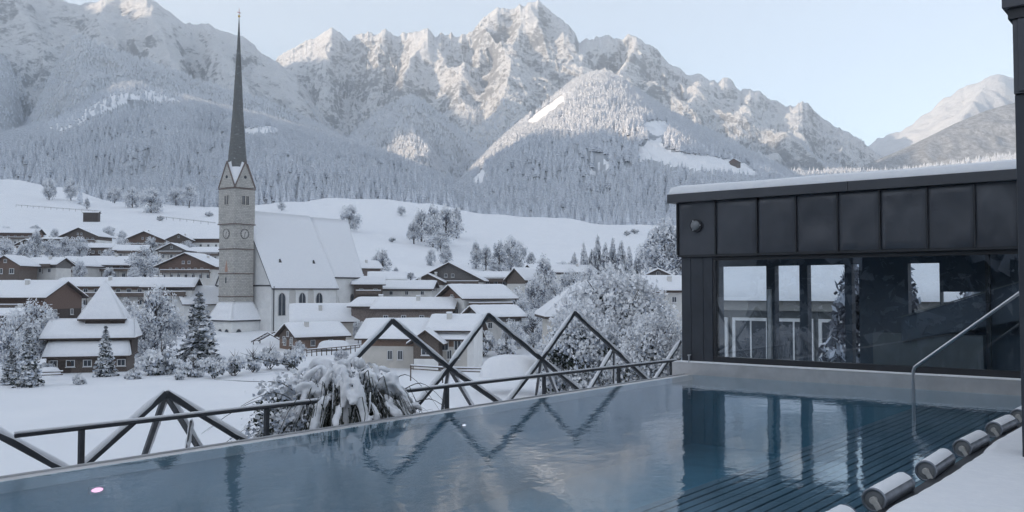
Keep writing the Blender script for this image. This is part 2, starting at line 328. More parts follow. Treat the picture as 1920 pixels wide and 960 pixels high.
hill_ro, hill_r = sheet('forested_hill', 'forest_floor', [(780, 420), (830, 392), (868, 340), (905, 300), (950, 258), (1000, 216), (1040, 186), (1075, 158), (1105, 146), (1130, 142), (1160, 152), (1200, 178), (1250, 212), (1300, 238), (1350, 262), (1400, 288), (1460, 318), (1520, 350), (1600, 385), (1750, 430)],
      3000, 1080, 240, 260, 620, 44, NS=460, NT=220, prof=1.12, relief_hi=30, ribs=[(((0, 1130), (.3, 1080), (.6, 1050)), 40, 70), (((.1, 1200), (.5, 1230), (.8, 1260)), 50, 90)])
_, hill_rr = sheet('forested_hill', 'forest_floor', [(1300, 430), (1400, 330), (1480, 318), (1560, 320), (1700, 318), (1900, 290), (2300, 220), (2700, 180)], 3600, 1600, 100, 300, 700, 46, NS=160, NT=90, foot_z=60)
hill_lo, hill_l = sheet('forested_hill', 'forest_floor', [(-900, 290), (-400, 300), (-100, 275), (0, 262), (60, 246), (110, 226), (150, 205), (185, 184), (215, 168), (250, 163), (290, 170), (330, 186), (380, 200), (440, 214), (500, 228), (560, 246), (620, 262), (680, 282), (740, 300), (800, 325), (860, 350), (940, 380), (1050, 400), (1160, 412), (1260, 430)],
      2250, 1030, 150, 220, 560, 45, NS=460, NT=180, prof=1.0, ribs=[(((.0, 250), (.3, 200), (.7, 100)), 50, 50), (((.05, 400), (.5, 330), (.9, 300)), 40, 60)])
# unseen ridges added round the valley; the left two block the low sun
def ring(name, x0, y0, x1, y1, h, wid, seed, mat='far_wood'):
    n = 160; m = 60; a = Vector((x0, y0)); b = Vector((x1, y1)); d = (b - a); L_ = d.length; d.normalize(); q = Vector((-d.y, d.x))
    s_ = np.linspace(0, L_, n)[:, None]; t_ = np.linspace(-1, 1, m)[None]
    X = a.x + d.x * s_ + q.x * t_ * wid; Y = a.y + d.y * s_ + q.y * t_ * wid
    Z = -14 + h * np.clip(1 - np.abs(t_), 0, 1) * (.85 + .35 * fbm(s_ / 700 + 0 * t_, t_ * 0 + 1, seed, 3)) * np.clip(s_ / 700, 0, 1) ** .5 * np.clip((L_ - s_) / 700, 0, 1) ** .5 + (ridged(X / 400, Y / 400, seed, 4) - .5) * h * .22 * (1 - np.abs(t_))
    o = link(name, grid_mesh(name, X, Y, Z), mat); o['kind'] = 'structure'
ring('forested_hill', -2700, -3600, -2500, 2600, 900, 900, 61); ring('mountain', -5300, 900, -5800, 6300, 2150, 1700, 64, 'rock_snow_far'); ring('forested_hill', 3400, -3000, 3300, 3300, 900, 1500, 62); ring('forested_hill', -2600, -2300, 3400, -2500, 560, 1200, 63)  # the added ridge behind the viewer darkens what the glass reflects

# ================================================================== FORESTS: one mass each, trees instanced on points
def spruce_mesh(name, h=22, r=3.6, tiers=7, seg=8, seed=1):
    rnd = random.Random(seed); mb = MB(); mb.tube([(0, 0, 0), (0, 0, h * .3)], [.3, .2], 5, mi=1)
    for i in range(tiers):
        f = i / (tiers - 1); z0 = h * (.10 + .74 * f); rr = r * (1 - f) ** .85 + .45; zt = z0 + h * .24 * (1 - .3 * f)
        vs = [(0, 0, min(zt, h))]
        for k in range(seg * 2):
            a = pi * k / seg + f * 2.1; q = rr * (1 if k % 2 == 0 else .55) * rnd.uniform(.75, 1.15)
            vs.append((q * cos(a), q * sin(a), z0 - (0 if k % 2 else h * .035) + rnd.uniform(-.3, .3)))
        vs.append((0, 0, z0 + h * .05)); n = seg * 2
        mb.add(vs, [(0, 1 + k, 1 + (k + 1) % n) for k in range(n)] + [(n + 1, 1 + (k + 1) % n, 1 + k) for k in range(n)])
    return mb.mesh(name)
far_me = spruce_mesh('spruce_tree')
p = at(150, 388, 860); p.z = gz(p.x, p.y) - .5
far_tree = link('spruce_tree', far_me, ['frosted_spruce', 'bark'], loc=p); tag(far_tree, 'lone frosted spruce on the upper left meadow beside a farm track', 'tree')
def forest(name, surf, n, label, dens=None, smin=.7, smax=1.2, wide=1.0):
    px, X, Y, Z = surf; NSx, NTx = X.shape
    # even spread over the ground: weight by row area
    rng = np.random.RandomState(abs(hash(name + str(n))) % 9999 if False else n % 9973)
    M = n * 5; s_ = rng.rand(M) * (NSx - 1.01); t_ = rng.rand(M) * (NTx - 1.01); i = s_.astype(int); j = t_.astype(int); u = s_ - i; v = t_ - j
    def bl(A): return (A[i, j] * (1 - u) + A[i + 1, j] * u) * (1 - v) + (A[i, j + 1] * (1 - u) + A[i + 1, j + 1] * u) * v
    x, y, z = bl(X), bl(Y), bl(Z)
    ppx = 960 + F * x / y; ppy = 545 - (z - EYE) / y * F
    keep = (ppx > -60) & (ppx < 1990)
    keep &= rng.rand(M) < (y / y.max())
    if dens is not None: keep &= rng.rand(M) < dens(ppx, ppy, x, y, z, t_ / NTx)
    # spend no more than n
    idx = np.nonzero(keep)[0][:n]; x, y, z = x[idx], y[idx], z[idx]; k = len(idx)
    me = bpy.data.meshes.new(name); me.vertices.add(k); me.vertices.foreach_set('co', np.stack([x, y, z - .5], -1).astype('f4').ravel())
    a = me.attributes.new('size', 'FLOAT', 'POINT'); a.data.foreach_set('value', (smin * .6 + (smax * .88 - smin * .6) * rng.rand(k) ** 1.3).astype('f4'))
    a = me.attributes.new('turn', 'FLOAT', 'POINT'); a.data.foreach_set('value', (rng.rand(k) * 6.28).astype('f4'))
    o = link(name, me); tag(o, label, 'forest', kind='stuff')
    ng = bpy.data.node_groups.new(name, 'GeometryNodeTree'); ng.interface.new_socket('Geometry', in_out='INPUT', socket_type='NodeSocketGeometry'); ng.interface.new_socket('Geometry', in_out='OUTPUT', socket_type='NodeSocketGeometry')
    N = ng.nodes; L = ng.links; gi = N.new('NodeGroupInput'); go = N.new('NodeGroupOutput'); iop = N.new('GeometryNodeInstanceOnPoints'); oi = N.new('GeometryNodeObjectInfo')
    oi.inputs['Object'].default_value = far_tree; oi.transform_space = 'ORIGINAL'
    at1 = N.new('GeometryNodeInputNamedAttribute'); at1.inputs['Name'].default_value = 'size'; at2 = N.new('GeometryNodeInputNamedAttribute'); at2.inputs['Name'].default_value = 'turn'
    cx = N.new('ShaderNodeCombineXYZ'); L.new(at2.outputs[0], cx.inputs[2]); sx = N.new('ShaderNodeCombineXYZ')
    mu = N.new('ShaderNodeMath'); mu.operation = 'MULTIPLY'; mu.inputs[1].default_value = wide; L.new(at1.outputs[0], mu.inputs[0])
    for q in (0, 1): L.new(mu.outputs[0], sx.inputs[q])
    L.new(at1.outputs[0], sx.inputs[2])
    L.new(gi.outputs[0], iop.inputs['Points']); L.new(oi.outputs['Geometry'], iop.inputs['Instance']); L.new(cx.outputs[0], iop.inputs['Rotation']); L.new(sx.outputs[0], iop.inputs['Scale']); L.new(iop.outputs[0], go.inputs[0])
    md = o.modifiers.new('trees', 'NODES'); md.node_group = ng
    print(name, k)
def poly_mask(ppx, ppy, polys):
    m = np.zeros(len(ppx), bool)
    for P in polys:
        c = np.zeros(len(ppx), bool); n = len(P)
        for a in range(n):
            (x1, y1), (x2, y2) = P[a], P[(a + 1) % n]
            c ^= ((y1 > ppy) != (y2 > ppy)) & (ppx < (x2 - x1) * (ppy - y1) / (y2 - y1 + 1e-9) + x1)
        m |= c
    return m
def clear_mask(a, b, polys):     # trees also keep off the strip just below a clearing
    m = poly_mask(a, b, polys)
    for k in (6, 12, 17): m |= poly_mask(a, b - k, polys)
    return m
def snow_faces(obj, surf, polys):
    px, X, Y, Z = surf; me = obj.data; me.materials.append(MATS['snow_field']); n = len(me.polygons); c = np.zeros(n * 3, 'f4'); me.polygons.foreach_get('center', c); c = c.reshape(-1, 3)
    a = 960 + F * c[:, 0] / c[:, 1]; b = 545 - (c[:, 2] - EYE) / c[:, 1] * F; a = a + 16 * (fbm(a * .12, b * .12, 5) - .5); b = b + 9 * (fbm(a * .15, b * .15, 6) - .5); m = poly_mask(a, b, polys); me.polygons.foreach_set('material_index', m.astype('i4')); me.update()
CL_R = [[(1205, 232), (1222, 224), (1252, 226), (1256, 240), (1240, 255), (1225, 250), (1212, 242)], [(1195, 278), (1215, 264), (1242, 256), (1248, 278), (1290, 288), (1340, 293), (1400, 305), (1430, 330), (1400, 326), (1340, 322), (1290, 318), (1220, 304), (1200, 298)],
        [(985, 230), (1000, 214), (1055, 176), (1062, 184), (1005, 228)], [(1098, 324), (1140, 300), (1150, 304), (1110, 330)], [(883, 338), (905, 316), (914, 330), (890, 348)]]
CL_L = [[(70, 236), (150, 205), (215, 168), (300, 162), (345, 186), (290, 188), (240, 186), (180, 212), (110, 245)], [(455, 238), (520, 233), (520, 247), (455, 248)]]
def patchy(x, y, s, lo=.42, sc=130): return np.clip((fbm(x / sc, y / sc, s, 3) - lo) * 8, 0, 1)
def d_left(a, b, x, y, z, t):
    cl = clear_mask(a, b, CL_L)
    return np.where(cl, .10, .6 + .4 * patchy(x, y, 5, .30))
forest('spruce_forest', hill_l, 42000, 'dense snow-laden spruce forest on the lower left hillside above the meadow', d_left, .7, 1.2, 1.2)
def d_right(a, b, x, y, z, t):
    cl = clear_mask(a, b, CL_R)
    return np.where(cl, 0.0, .7 + .3 * patchy(x, y, 6, .28))
forest('spruce_forest', hill_r, 46000, 'snow-dusted spruce forest on the triangular hill right of the middle', d_right, .8, 1.4, 1.25)
forest('spruce_forest', spur1, 22000, 'frosted forest on the rounded spur below the left massif', lambda a, b, x, y, z, t: .4 + .6 * patchy(x, y, 7, .3, 200), .9, 1.4, 1.3)
forest('spruce_forest', spur2, 18000, 'frosted forest on the small pointed hill below the jagged ridge', lambda a, b, x, y, z, t: .8 + 0 * x, .9, 1.5, 1.3)
forest('spruce_forest', spur0, 4000, 'dark forested slope at the far left edge', lambda a, b, x, y, z, t: .5 + 0 * x, .8, 1.3, 1.1)
forest('spruce_forest', hill_rr, 8000, 'frosted forest in the side valley above the pavilion roof', lambda a, b, x, y, z, t: .3 + .7 * patchy(x, y, 9, .4, 160), .8, 1.3, 1.1)
forest('spruce_forest', mid, 34000, 'scattered frosted trees on the lower slopes of the central mountains', lambda a, b, x, y, z, t: np.clip((1150 - z) / 500, 0, 1) * patchy(x, y, 10, .38, 260), .9, 1.6, 1.4)
forest('spruce_forest', massif, 26000, 'frosted forest on the lower slopes of the left massif', lambda a, b, x, y, z, t: np.clip((1100 - z) / 400, 0, 1) * patchy(x, y, 13, .36, 300), .9, 1.6, 1.4)
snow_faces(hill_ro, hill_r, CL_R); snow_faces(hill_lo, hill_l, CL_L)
# ================================================================== BUILDERS: snow, houses, trees
def snow_slab(mb, P, nx, ny, th, seed=0, edge=.35, mi=0):
    """soft snow on a roof: P(u,v)->point on the roof surface for u,v in 0..1; rounded at every edge, closed below"""
    us = [0, .004] + [i / nx for i in range(1, nx)] + [.996, 1]; vs_ = [0, .004] + [j / ny for j in range(1, ny)] + [.996, 1]
    m = len(vs_); pts = []; fs = []
    for i, u in enumerate(us):
        for j, v in enumerate(vs_):
            p = Vector(P(u, v)); e = 0 if i in (0, len(us) - 1) or j in (0, m - 1) else 1
            if e and (i in (1, len(us) - 2) or j in (1, m - 2)): e = .72
            h = th * e * (1 + .22 * (float(vn(np.array(p.x * .9 + seed), np.array(p.y * .9 + p.z), seed)) - .5))
            pts.append(p + Vector((0, 0, h + .004)))
    for i in range(len(us) - 1):
        for j in range(m - 1): fs.append((i * m + j, (i + 1) * m + j, (i + 1) * m + j + 1, i * m + j + 1))
    mb.add(pts, fs, mi)
WCACHE = {}
def window(parent, side, x, y, z, w_, h_, pane=True, frame='frame_white', arch=False):
    """side: outward normal angle in the parent's frame"""
    key = (round(w_, 2), round(h_, 2), frame, arch)
    if key not in WCACHE:
        f = MB(); t = .06 + .04 * w_
        for a in ((-w_ / 2, 0, -w_ / 2 + t, h_), (w_ / 2 - t, 0, w_ / 2, h_)): f.box(a[0], -.03, a[1], a[2], .09, a[3])
        f.box(-w_ / 2 + t, -.028, 0, w_ / 2 - t, .085, t); f.box(-w_ / 2 + t, -.028, h_ - t, w_ / 2 - t, .085, h_); f.box(-.03, -.025, t, .03, .06, h_ - t)
        f.box(-w_ / 2 - .1, .0, -.1, w_ / 2 + .1, .2, -.003)
        g = MB().box(-w_ / 2 + t, -.02, t, w_ / 2 - t, .022, h_ - t)
        a = f.mesh('window'); a.materials.append(MATS[frame]); b_ = g.mesh('pane'); b_.materials.append(MATS['window_glass']); WCACHE[key] = (a, b_)
    a, b_ = WCACHE[key]
    o = link('window', a, None, parent, (x, y, z), side - pi / 2)
    link('pane', b_, None, o)
    return o
def house(name, label, pos, yaw, L_, W_, hw=5, pitch=24, oh=1.0, lower='plaster', upper='old_wood', zl=.5, wins=(), balc=(), chim=(), cat='house', group=None, th=.42, base=4, pane=False, wall_gable=True, hip=0):
    dz_ = pos[2] - gz(pos[0], pos[1]); base = max(base, dz_ + 3); print('house', round(dz_, 1), label[:40]); root = empty(name, label, cat, pos, R(yaw), group); tp = tan(R(pitch)); hl, hh = L_ / 2, W_ / 2; zr = hw + hh * tp; zl = min(.9, zl + random.uniform(.0, .28)) if cat == 'house' else zl; zc = hw * zl; upper = random.choice(('old_wood', 'old_wood_grey', 'old_wood_red')) if upper == 'old_wood' else upper; lower = random.choice(('plaster', 'plaster_white', 'plaster')) if lower == 'plaster' else lower
    MB().box(-hl, -hh, -base, hl, hh, zc).obj('wall', lower, root)
    if hip: 
        MB().box(-hl + .02, -hh + .02, zc, hl - .02, hh - .02, hw).obj('upper_wall', upper, root)
    else:
        MB().prism([(-hl - .04, -hh - .04, zc), (-hl - .04, hh + .04, zc), (-hl - .04, hh + .04, hw), (-hl - .04, 0, zr), (-hl - .04, -hh - .04, hw)], (L_ + .08, 0, 0)).obj('upper_wall', upper, root)
    if upper == 'old_wood': pass
    if not chim and not hip and cat == 'house' and random.random() < .7: chim = [(random.uniform(-.3, .3) * L_, random.choice((-1, 1)) * .22 * W_)]
    if 60 < yaw < 120 and W_ > 9: wins = list(wins) + [('-x', (-1.1, 1.1) if W_ > 15 else (0,), hw + .5, 1.0, 1.1)]
    if yaw < 45 and not hip and W_ > 8: wins = list(wins) + [('-x', (-W_ * .22, W_ * .22), 1.2, 1.1, 1.3), ('-x', (0,), hw * .85, 1.0, 1.1), ('+x', (-W_ * .22, W_ * .22), 1.2, 1.1, 1.3)]
    ho = hh + oh; lo = hl + oh; t = .28; ze = hw - oh * tp
    rf = MB(); 
    if hip:
        hx = lo - hip
        A = [(-lo, -ho, ze), (lo, -ho, ze), (lo, ho, ze), (-lo, ho, ze), (-hx, 0, zr), (hx, 0, zr)]
        rf.add([(a, b, c - .01) for a, b, c in A] + [(a, b, ze - t) for a, b, c in A[:4]], [(0, 1, 5, 4), (1, 2, 5), (2, 3, 4, 5), (3, 0, 4), (0, 6, 7, 1), (1, 7, 8, 2), (2, 8, 9, 3), (3, 9, 6, 0), (9, 8, 7, 6)])
    else:
        for s_ in (-1, 1): rf.prism([(-lo, 0, zr), (-lo, s_ * ho, ze), (-lo, s_ * ho, ze - t), (-lo, 0, zr - t)][::s_], (2 * lo, 0, 0))
    r_ = rf.obj('roof', 'wood_dark', root); sn = MB()
    if hip:
        f1 = lambda sy: (lambda u, v: (lambda w_: (-(lo * (1 - v) + hx * v) * (1 - 2 * u), sy * ho * (1 - v), ze + (zr - ze) * v))(0))
        snow_slab(sn, f1(-1), 12, 5, th, 1); snow_slab(sn, f1(1), 12, 5, th, 2)
        for sx in (-1, 1): snow_slab(sn, lambda u, v, sx=sx: (sx * (lo * (1 - v) + hx * v), ho * (1 - v) * (2 * u - 1), ze + (zr - ze) * v), 8, 5, th, 3)
    else:
        snow_slab(sn, lambda u, v: (-lo + 2 * lo * u, -ho + 2 * ho * v, zr - abs(-ho + 2 * ho * v) * tp + (-.12 * (1 - min(1, abs(2 * v - 1) * 6)))), 14, 12, th, abs(pos[0]) % 7)
    sn.obj('roof_snow', 'snow_roof', r_, smooth=True)
    for side, us, z, w_, h_ in wins:
        ang = {'+x': 0, '+y': pi / 2, '-x': pi, '-y': -pi / 2}[side]
        for u in us:
            d = .06
            x, y = {'+x': (hl + d, u), '-x': (-hl - d, u), '+y': (u, hh + d), '-y': (u, -hh - d)}[side]
            window(root, ang, x, y, z, w_, h_, pane)
    for side, u0, u1, z in balc:
        b_ = MB(); c_ = MB(); dp = 1.3
        def bx(m, a0, d0, z0, a1, d1, z1):
            if side == '-y': m.box(a0, -hh - d1, z0, a1, -hh - d0, z1)
            elif side == '+y': m.box(a0, hh + d0, z0, a1, hh + d1, z1)
            elif side == '-x': m.box(-hl - d1, a0, z0, -hl - d0, a1, z1)
            else: m.box(hl + d0, a0, z0, hl + d1, a1, z1)
        bx(b_, u0, .05, z - .18, u1, dp, z); bx(b_, u0, dp - .1, z + .003, u1, dp, z + .95)
        for q in np.arange(u0, u1 + .01, 3): bx(b_, q - .08, dp - .25, z - 2.2, q + .08, dp - .11, z - .19)
        bb = b_.obj('balcony', 'old_wood', root); bx(c_, u0 - .02, dp - .16, z + .955, u1 + .02, dp + .06, z + 1.18); c_.obj('balcony_snow', 'snow_roof', bb, bevel=.06)
    for x, y in chim:
        zz = zr - abs(y) * tp; MB().box(x - .4, y - .35, zz - .6, x + .4, y + .35, zz + 1.3).obj('chimney', 'plaster', r_)
        MB().box(x - .5, y - .45, zz + 1.303, x + .5, y + .45, zz + 1.6).obj('chimney_snow', 'snow_roof', r_, bevel=.12)
    return root
def hpos(px, py, Y): return at(px, py, Y)
# ---- trees
def crown_mesh(name, seed, n=4200, shape='round', size=.055, clumps=46, dark=.14, leafy=False, solid=.30):
    """unit crown, radius 1: small frosted twigs and leaf clumps in an uneven volume; slots: frost, frost_mid, dark"""
    r = np.random.RandomState(seed); cs = []
    while len(cs) < clumps:
        p = r.uniform(-1, 1, 3); d = np.linalg.norm(p)
        if .25 < d < .86: cs.append(p * (1, 1, 1))
    cs = np.array(cs); which = r.randint(0, clumps, n); rad = .24 + .14 * r.rand(clumps)
    g = r.normal(size=(n, 3)); g /= np.linalg.norm(g, axis=1)[:, None]; q = r.rand(n) ** .45
    P = cs[which] + g * (rad[which] * q)[:, None]
    dist = np.linalg.norm(P, axis=1); up = g[:, 2] * q
    if shape == 'poplar': P = P * (.34, .34, 1.0); P[:, :2] *= (1.1 - .55 * np.clip(P[:, 2:3], -1, 1)) 
    elif shape == 'tall': P = P * (.5, .5, 1.0); P[:, :2] *= (1.15 - .5 * P[:, 2:3])
    elif shape == 'shrub': P[:, 2] = P[:, 2] * .55
    elif shape == 'cone':       # boughs in uneven whorls, wide below, a thin tip
        zz = r.rand(n) ** 1.45; tier = np.round(zz * 13 + .3 * r.rand(n)) / 13; ang = (r.randint(0, 11, n) + .3 * r.normal(size=n)) * 2 * pi / 11 + tier * 37
        rmax = .34 * (1 - tier) ** .85 + .02; f = r.rand(n) ** .55; rad_ = rmax * f * (.8 + .35 * np.sin(tier * 91 + np.floor(ang * 11 / 6.28) * 2.3))
        P = np.stack([np.cos(ang) * rad_, np.sin(ang) * rad_, np.clip(-1 + 2 * tier - f * rmax * .75 + r.normal(size=n) * .018, -1, 1.0)], -1); dist = f; up = r.normal(size=n) * .5
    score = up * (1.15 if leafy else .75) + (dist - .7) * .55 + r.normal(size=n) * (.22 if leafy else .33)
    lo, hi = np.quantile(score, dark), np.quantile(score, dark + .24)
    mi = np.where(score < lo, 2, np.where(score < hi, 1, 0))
    ax = r.normal(size=(n, 3)); ax[:, 2] += .6 if not leafy else 0; ax /= np.linalg.norm(ax, axis=1)[:, None]
    bx = np.cross(ax, r.normal(size=(n, 3))); bx /= np.linalg.norm(bx, axis=1)[:, None]
    s1 = size * (.6 + .9 * r.rand(n))[:, None]; s2 = s1 * (.45 if not leafy else .8)
    V = np.stack([P - ax * s1, P + bx * s2, P + ax * s1, P - bx * s2], 1)
    if leafy: V[:, 1, 2] -= size * .35; V[:, 3, 2] -= size * .35
    V = V.reshape(-1, 3).astype('f4'); me = bpy.data.meshes.new(name); me.vertices.add(n * 4); me.vertices.foreach_set('co', V.ravel())
    me.loops.add(n * 4); me.polygons.add(n); me.loops.foreach_set('vertex_index', np.arange(n * 4, dtype='i4')); me.polygons.foreach_set('loop_start', np.arange(0, n * 4, 4, dtype='i4'))
    me.polygons.foreach_set('material_index', mi.astype('i4')); me.update(calc_edges=True)
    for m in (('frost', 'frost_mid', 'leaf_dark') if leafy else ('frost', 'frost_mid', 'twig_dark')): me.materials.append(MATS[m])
    return me
def limb_mesh(name, seed, shape='round'):
    r = random.Random(seed); mb = MB(); sx = {'round': .7, 'poplar': .22, 'tall': .35, 'shrub': .7}[shape]
    mb.tube([(0, 0, -2.3), (.01, .0, -1.2), (.0, .02, -.6), (.02, 0, .1), (0, 0, .85)], [.075, .06, .05, .035, .008], 7)
    for i in range(22):
        z = r.uniform(-.85, .4); a = r.uniform(0, 6.28); l = r.uniform(.5, 1) * sx
        mb.tube([(0, 0, z), (cos(a) * l * .5, sin(a) * l * .5, z + l * .35), (cos(a) * l, sin(a) * l, z + l * .6 + .1)], [.028, .016, .004], 4, cap=False)
    return mb.mesh(name)
TM = {}
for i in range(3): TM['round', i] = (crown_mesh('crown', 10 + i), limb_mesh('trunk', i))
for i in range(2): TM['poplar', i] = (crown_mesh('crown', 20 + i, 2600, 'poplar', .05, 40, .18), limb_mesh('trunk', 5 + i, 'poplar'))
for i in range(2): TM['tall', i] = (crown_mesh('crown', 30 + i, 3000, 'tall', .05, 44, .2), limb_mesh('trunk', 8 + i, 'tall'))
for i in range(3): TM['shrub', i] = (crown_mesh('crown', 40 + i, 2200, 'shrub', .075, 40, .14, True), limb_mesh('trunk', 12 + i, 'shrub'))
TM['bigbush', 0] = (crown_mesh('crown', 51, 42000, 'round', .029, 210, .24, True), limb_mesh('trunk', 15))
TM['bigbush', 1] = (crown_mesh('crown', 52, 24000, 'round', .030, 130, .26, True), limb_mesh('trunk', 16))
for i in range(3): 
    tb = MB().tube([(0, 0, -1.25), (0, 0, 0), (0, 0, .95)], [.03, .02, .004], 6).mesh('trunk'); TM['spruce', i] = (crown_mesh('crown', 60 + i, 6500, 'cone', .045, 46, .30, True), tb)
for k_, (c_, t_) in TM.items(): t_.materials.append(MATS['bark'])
TREECOUNT = [0]
def tree(kind, px, ptop, pbot, Y, label, width=None, group=None, name=None, ground=True):
    """crown spans ptop..pbot in the picture at depth Y; trunk reaches the ground"""
    TREECOUNT[0] += 1; i = TREECOUNT[0]; ks = [k for k in TM if k[0] == kind]; c_, t_ = TM[ks[i % len(ks)]]
    if ground:                                    # stand where the sight line through its foot meets the ground
        best = None
        for k in np.concatenate([np.arange(1, 1.7, .01), np.arange(1, .55, -.01)]):
            q_ = at(px, pbot, Y * k); dz = q_.z - gz(q_.x, q_.y)
            if abs(dz) < .35 + Y * .0008 and (best is None or abs(k - 1) < abs(best - 1)): best = k
        if best: Y = Y * best
        else: print('no ground', label[:50], round((lambda q: q.z - gz(q.x, q.y))(at(px, pbot, Y)), 1))
    top = at(px, ptop, Y); bot = at(px, pbot, Y); h = top.z - bot.z
    nm = name or {'round': 'frosted_tree', 'poplar': 'poplar_tree', 'tall': 'frosted_tree', 'shrub': 'shrub', 'bigbush': 'snowy_tree', 'spruce': 'spruce_tree'}[kind]
    root = empty(nm, label, 'shrub' if kind == 'shrub' else 'tree', (bot.x, bot.y, bot.z), random.uniform(0, 6), group)
    if 1:
        zs = .55 if kind == 'shrub' else 1.0; sz = h / 2 / (zs * .98); sc = Vector((sz, sz, sz)); off = h / 2
    if width: k = width / F * Y / {'spruce': .72, 'poplar': .8, 'tall': 1.15}.get(kind, 2.05); sc.x = sc.y = k
    for nm2, me in (('trunk', t_), ('crown', c_)):
        o = link(nm2, me, None, root, (0, 0, off)); o.scale = sc
    return root
# ================================================================== CHURCH (local x along the nave, away to the right; local y away to the left)
CH = at(508, 640, 232); CHROT = R(55); ch = empty('church', 'tall gothic church with a needle spire, stone tower and steep snow-covered nave roof', 'church', (CH.x, CH.y, -12), CHROT)
def cl(px, py, Y=None):  # not used for placement of other things
    return at(px, py, Y)
ZG = 12.0            # local z = world z + 12
NL, HWD, EV, RG = 23.1, 11.3, 15.0, 34.4
P_ = MB(); P_.prism([(0, 0, -2), (0, 2 * HWD, -2), (0, 2 * HWD, EV), (0, HWD, RG - .5), (0, 0, EV)], (NL, 0, 0))
nave = P_.obj('nave_wall', 'plaster_white', ch)
# choir: narrower, ends in three sides
CO = 1.9; CE = 17.5; CX0, CX1, CX2 = NL + .003, 34.4, 38.9; sl_ = (RG - EV) / HWD
cp_ = [(CX0, CO, -2), (CX1, CO, -2), (CX2, CO + 4.6, -2), (CX2, 2 * HWD - CO - 4.6, -2), (CX1, 2 * HWD - CO, -2), (CX0, 2 * HWD - CO, -2)]
MB().prism(cp_, (0, 0, CE + 2)).obj('choir_wall', 'plaster_white', ch)
# roofs
def gable_roof(name, x0, x1, y0, y1, ze, zr, oh, th, hipx=0, par=None):
    yc = (y0 + y1) / 2; k = (zr - ze) / (yc - y0); rb = MB()
    for s_ in (-1, 1):
        yo = yc + s_ * (yc - y0 + oh); zo = ze - oh * k
        rb.prism([(x0, yc, zr), (x0, yo, zo), (x0, yo, zo - .35), (x0, yc, zr - .6)][::s_], (x1 - x0 - hipx * 0, 0, 0))
    r_ = rb.obj(name, 'gutter', par or ch); sn = MB(); w2 = (yc - y0 + oh)
    snow_slab(sn, lambda u, v: (x0 + (x1 - x0) * u, yc - w2 + 2 * w2 * v, zr - abs(2 * v - 1) * w2 * k), 20, 20, th, 5)
    sn.obj('roof_snow', 'snow_roof', r_, smooth=True); return r_
nr = gable_roof('nave_roof', -.25, NL + .1, 0, 2 * HWD, EV, RG, .45, .42)
# choir roof with its hipped end
kx = 2.2; y0c, y1c, yc = CO - .45, 2 * HWD - CO + .45, HWD; zr2 = RG - .08; CE = EV + (CO - .45) * sl_ + .1
A = [(NL + .12, y0c, CE - .2), (CX1 + .4, y0c, CE - .2), (CX2 + .5, y0c + 5, CE - .2), (CX2 + .5, y1c - 5, CE - .2), (CX1 + .4, y1c, CE - .2), (NL + .12, y1c, CE - .2), (NL + .12, yc, zr2), (CX2 - .9, yc, zr2)]
rb = MB(); rb.add([(a, b, c - .02) for a, b, c in A] + [(a, b, c - .4) for a, b, c in A[:6]], [(0, 1, 7, 6), (1, 2, 7), (2, 3, 7), (3, 4, 7), (4, 5, 6, 7), (0, 8, 9, 1), (1, 9, 10, 2), (2, 10, 11, 3), (3, 11, 12, 4), (4, 12, 13, 5), (0, 6, 5, 13, 8), (13, 12, 11, 10, 9, 8)])
cr = rb.obj('choir_roof', 'gutter', ch); sn = MB()
def tri(a, b, c, d): return lambda u, v: [(a[i] * (1 - u) + b[i] * u) * (1 - v) + (d[i] * (1 - u) + c[i] * u) * v for i in range(3)]
snow_slab(sn, tri(A[0], A[1], A[7], A[6]), 10, 8, .42, 1); snow_slab(sn, tri(A[5], A[4], A[7], A[6]), 10, 8, .42, 2)
for a, b in ((1, 2), (2, 3), (3, 4)): snow_slab(sn, tri(A[a], A[b], A[7], A[7]), 6, 8, .42, 3)
sn.obj('roof_snow', 'snow_roof', cr, smooth=True)
# trim: cornice line, gable rake, downpipes, buttress
MB().box(-.35, -.12, EV - .55, NL, -.003, EV - .2).obj('cornice', 'gutter', ch)
MB().box(-.12, .02, EV - .3, -.003, 2 * HWD, EV + .05).obj('cornice', 'gutter', ch)
MB().tube([(.5, -.35, EV - .3), (.5, -.35, -2)], .14, 8).obj('downpipe', 'gutter', ch)
MB().tube([(NL - .6, -.35, EV - .3), (NL - .6, -.35, -2)], .1, 8).obj('downpipe', 'plaster', ch)
MB().prism([(NL + .2, CO - .02, 2), (NL + .2, -.3, 2), (NL + .2, -.1, 9), (NL + .2, CO - .02, 13.6)], (1.2, 0, 0)).obj('buttress', 'plaster', ch)
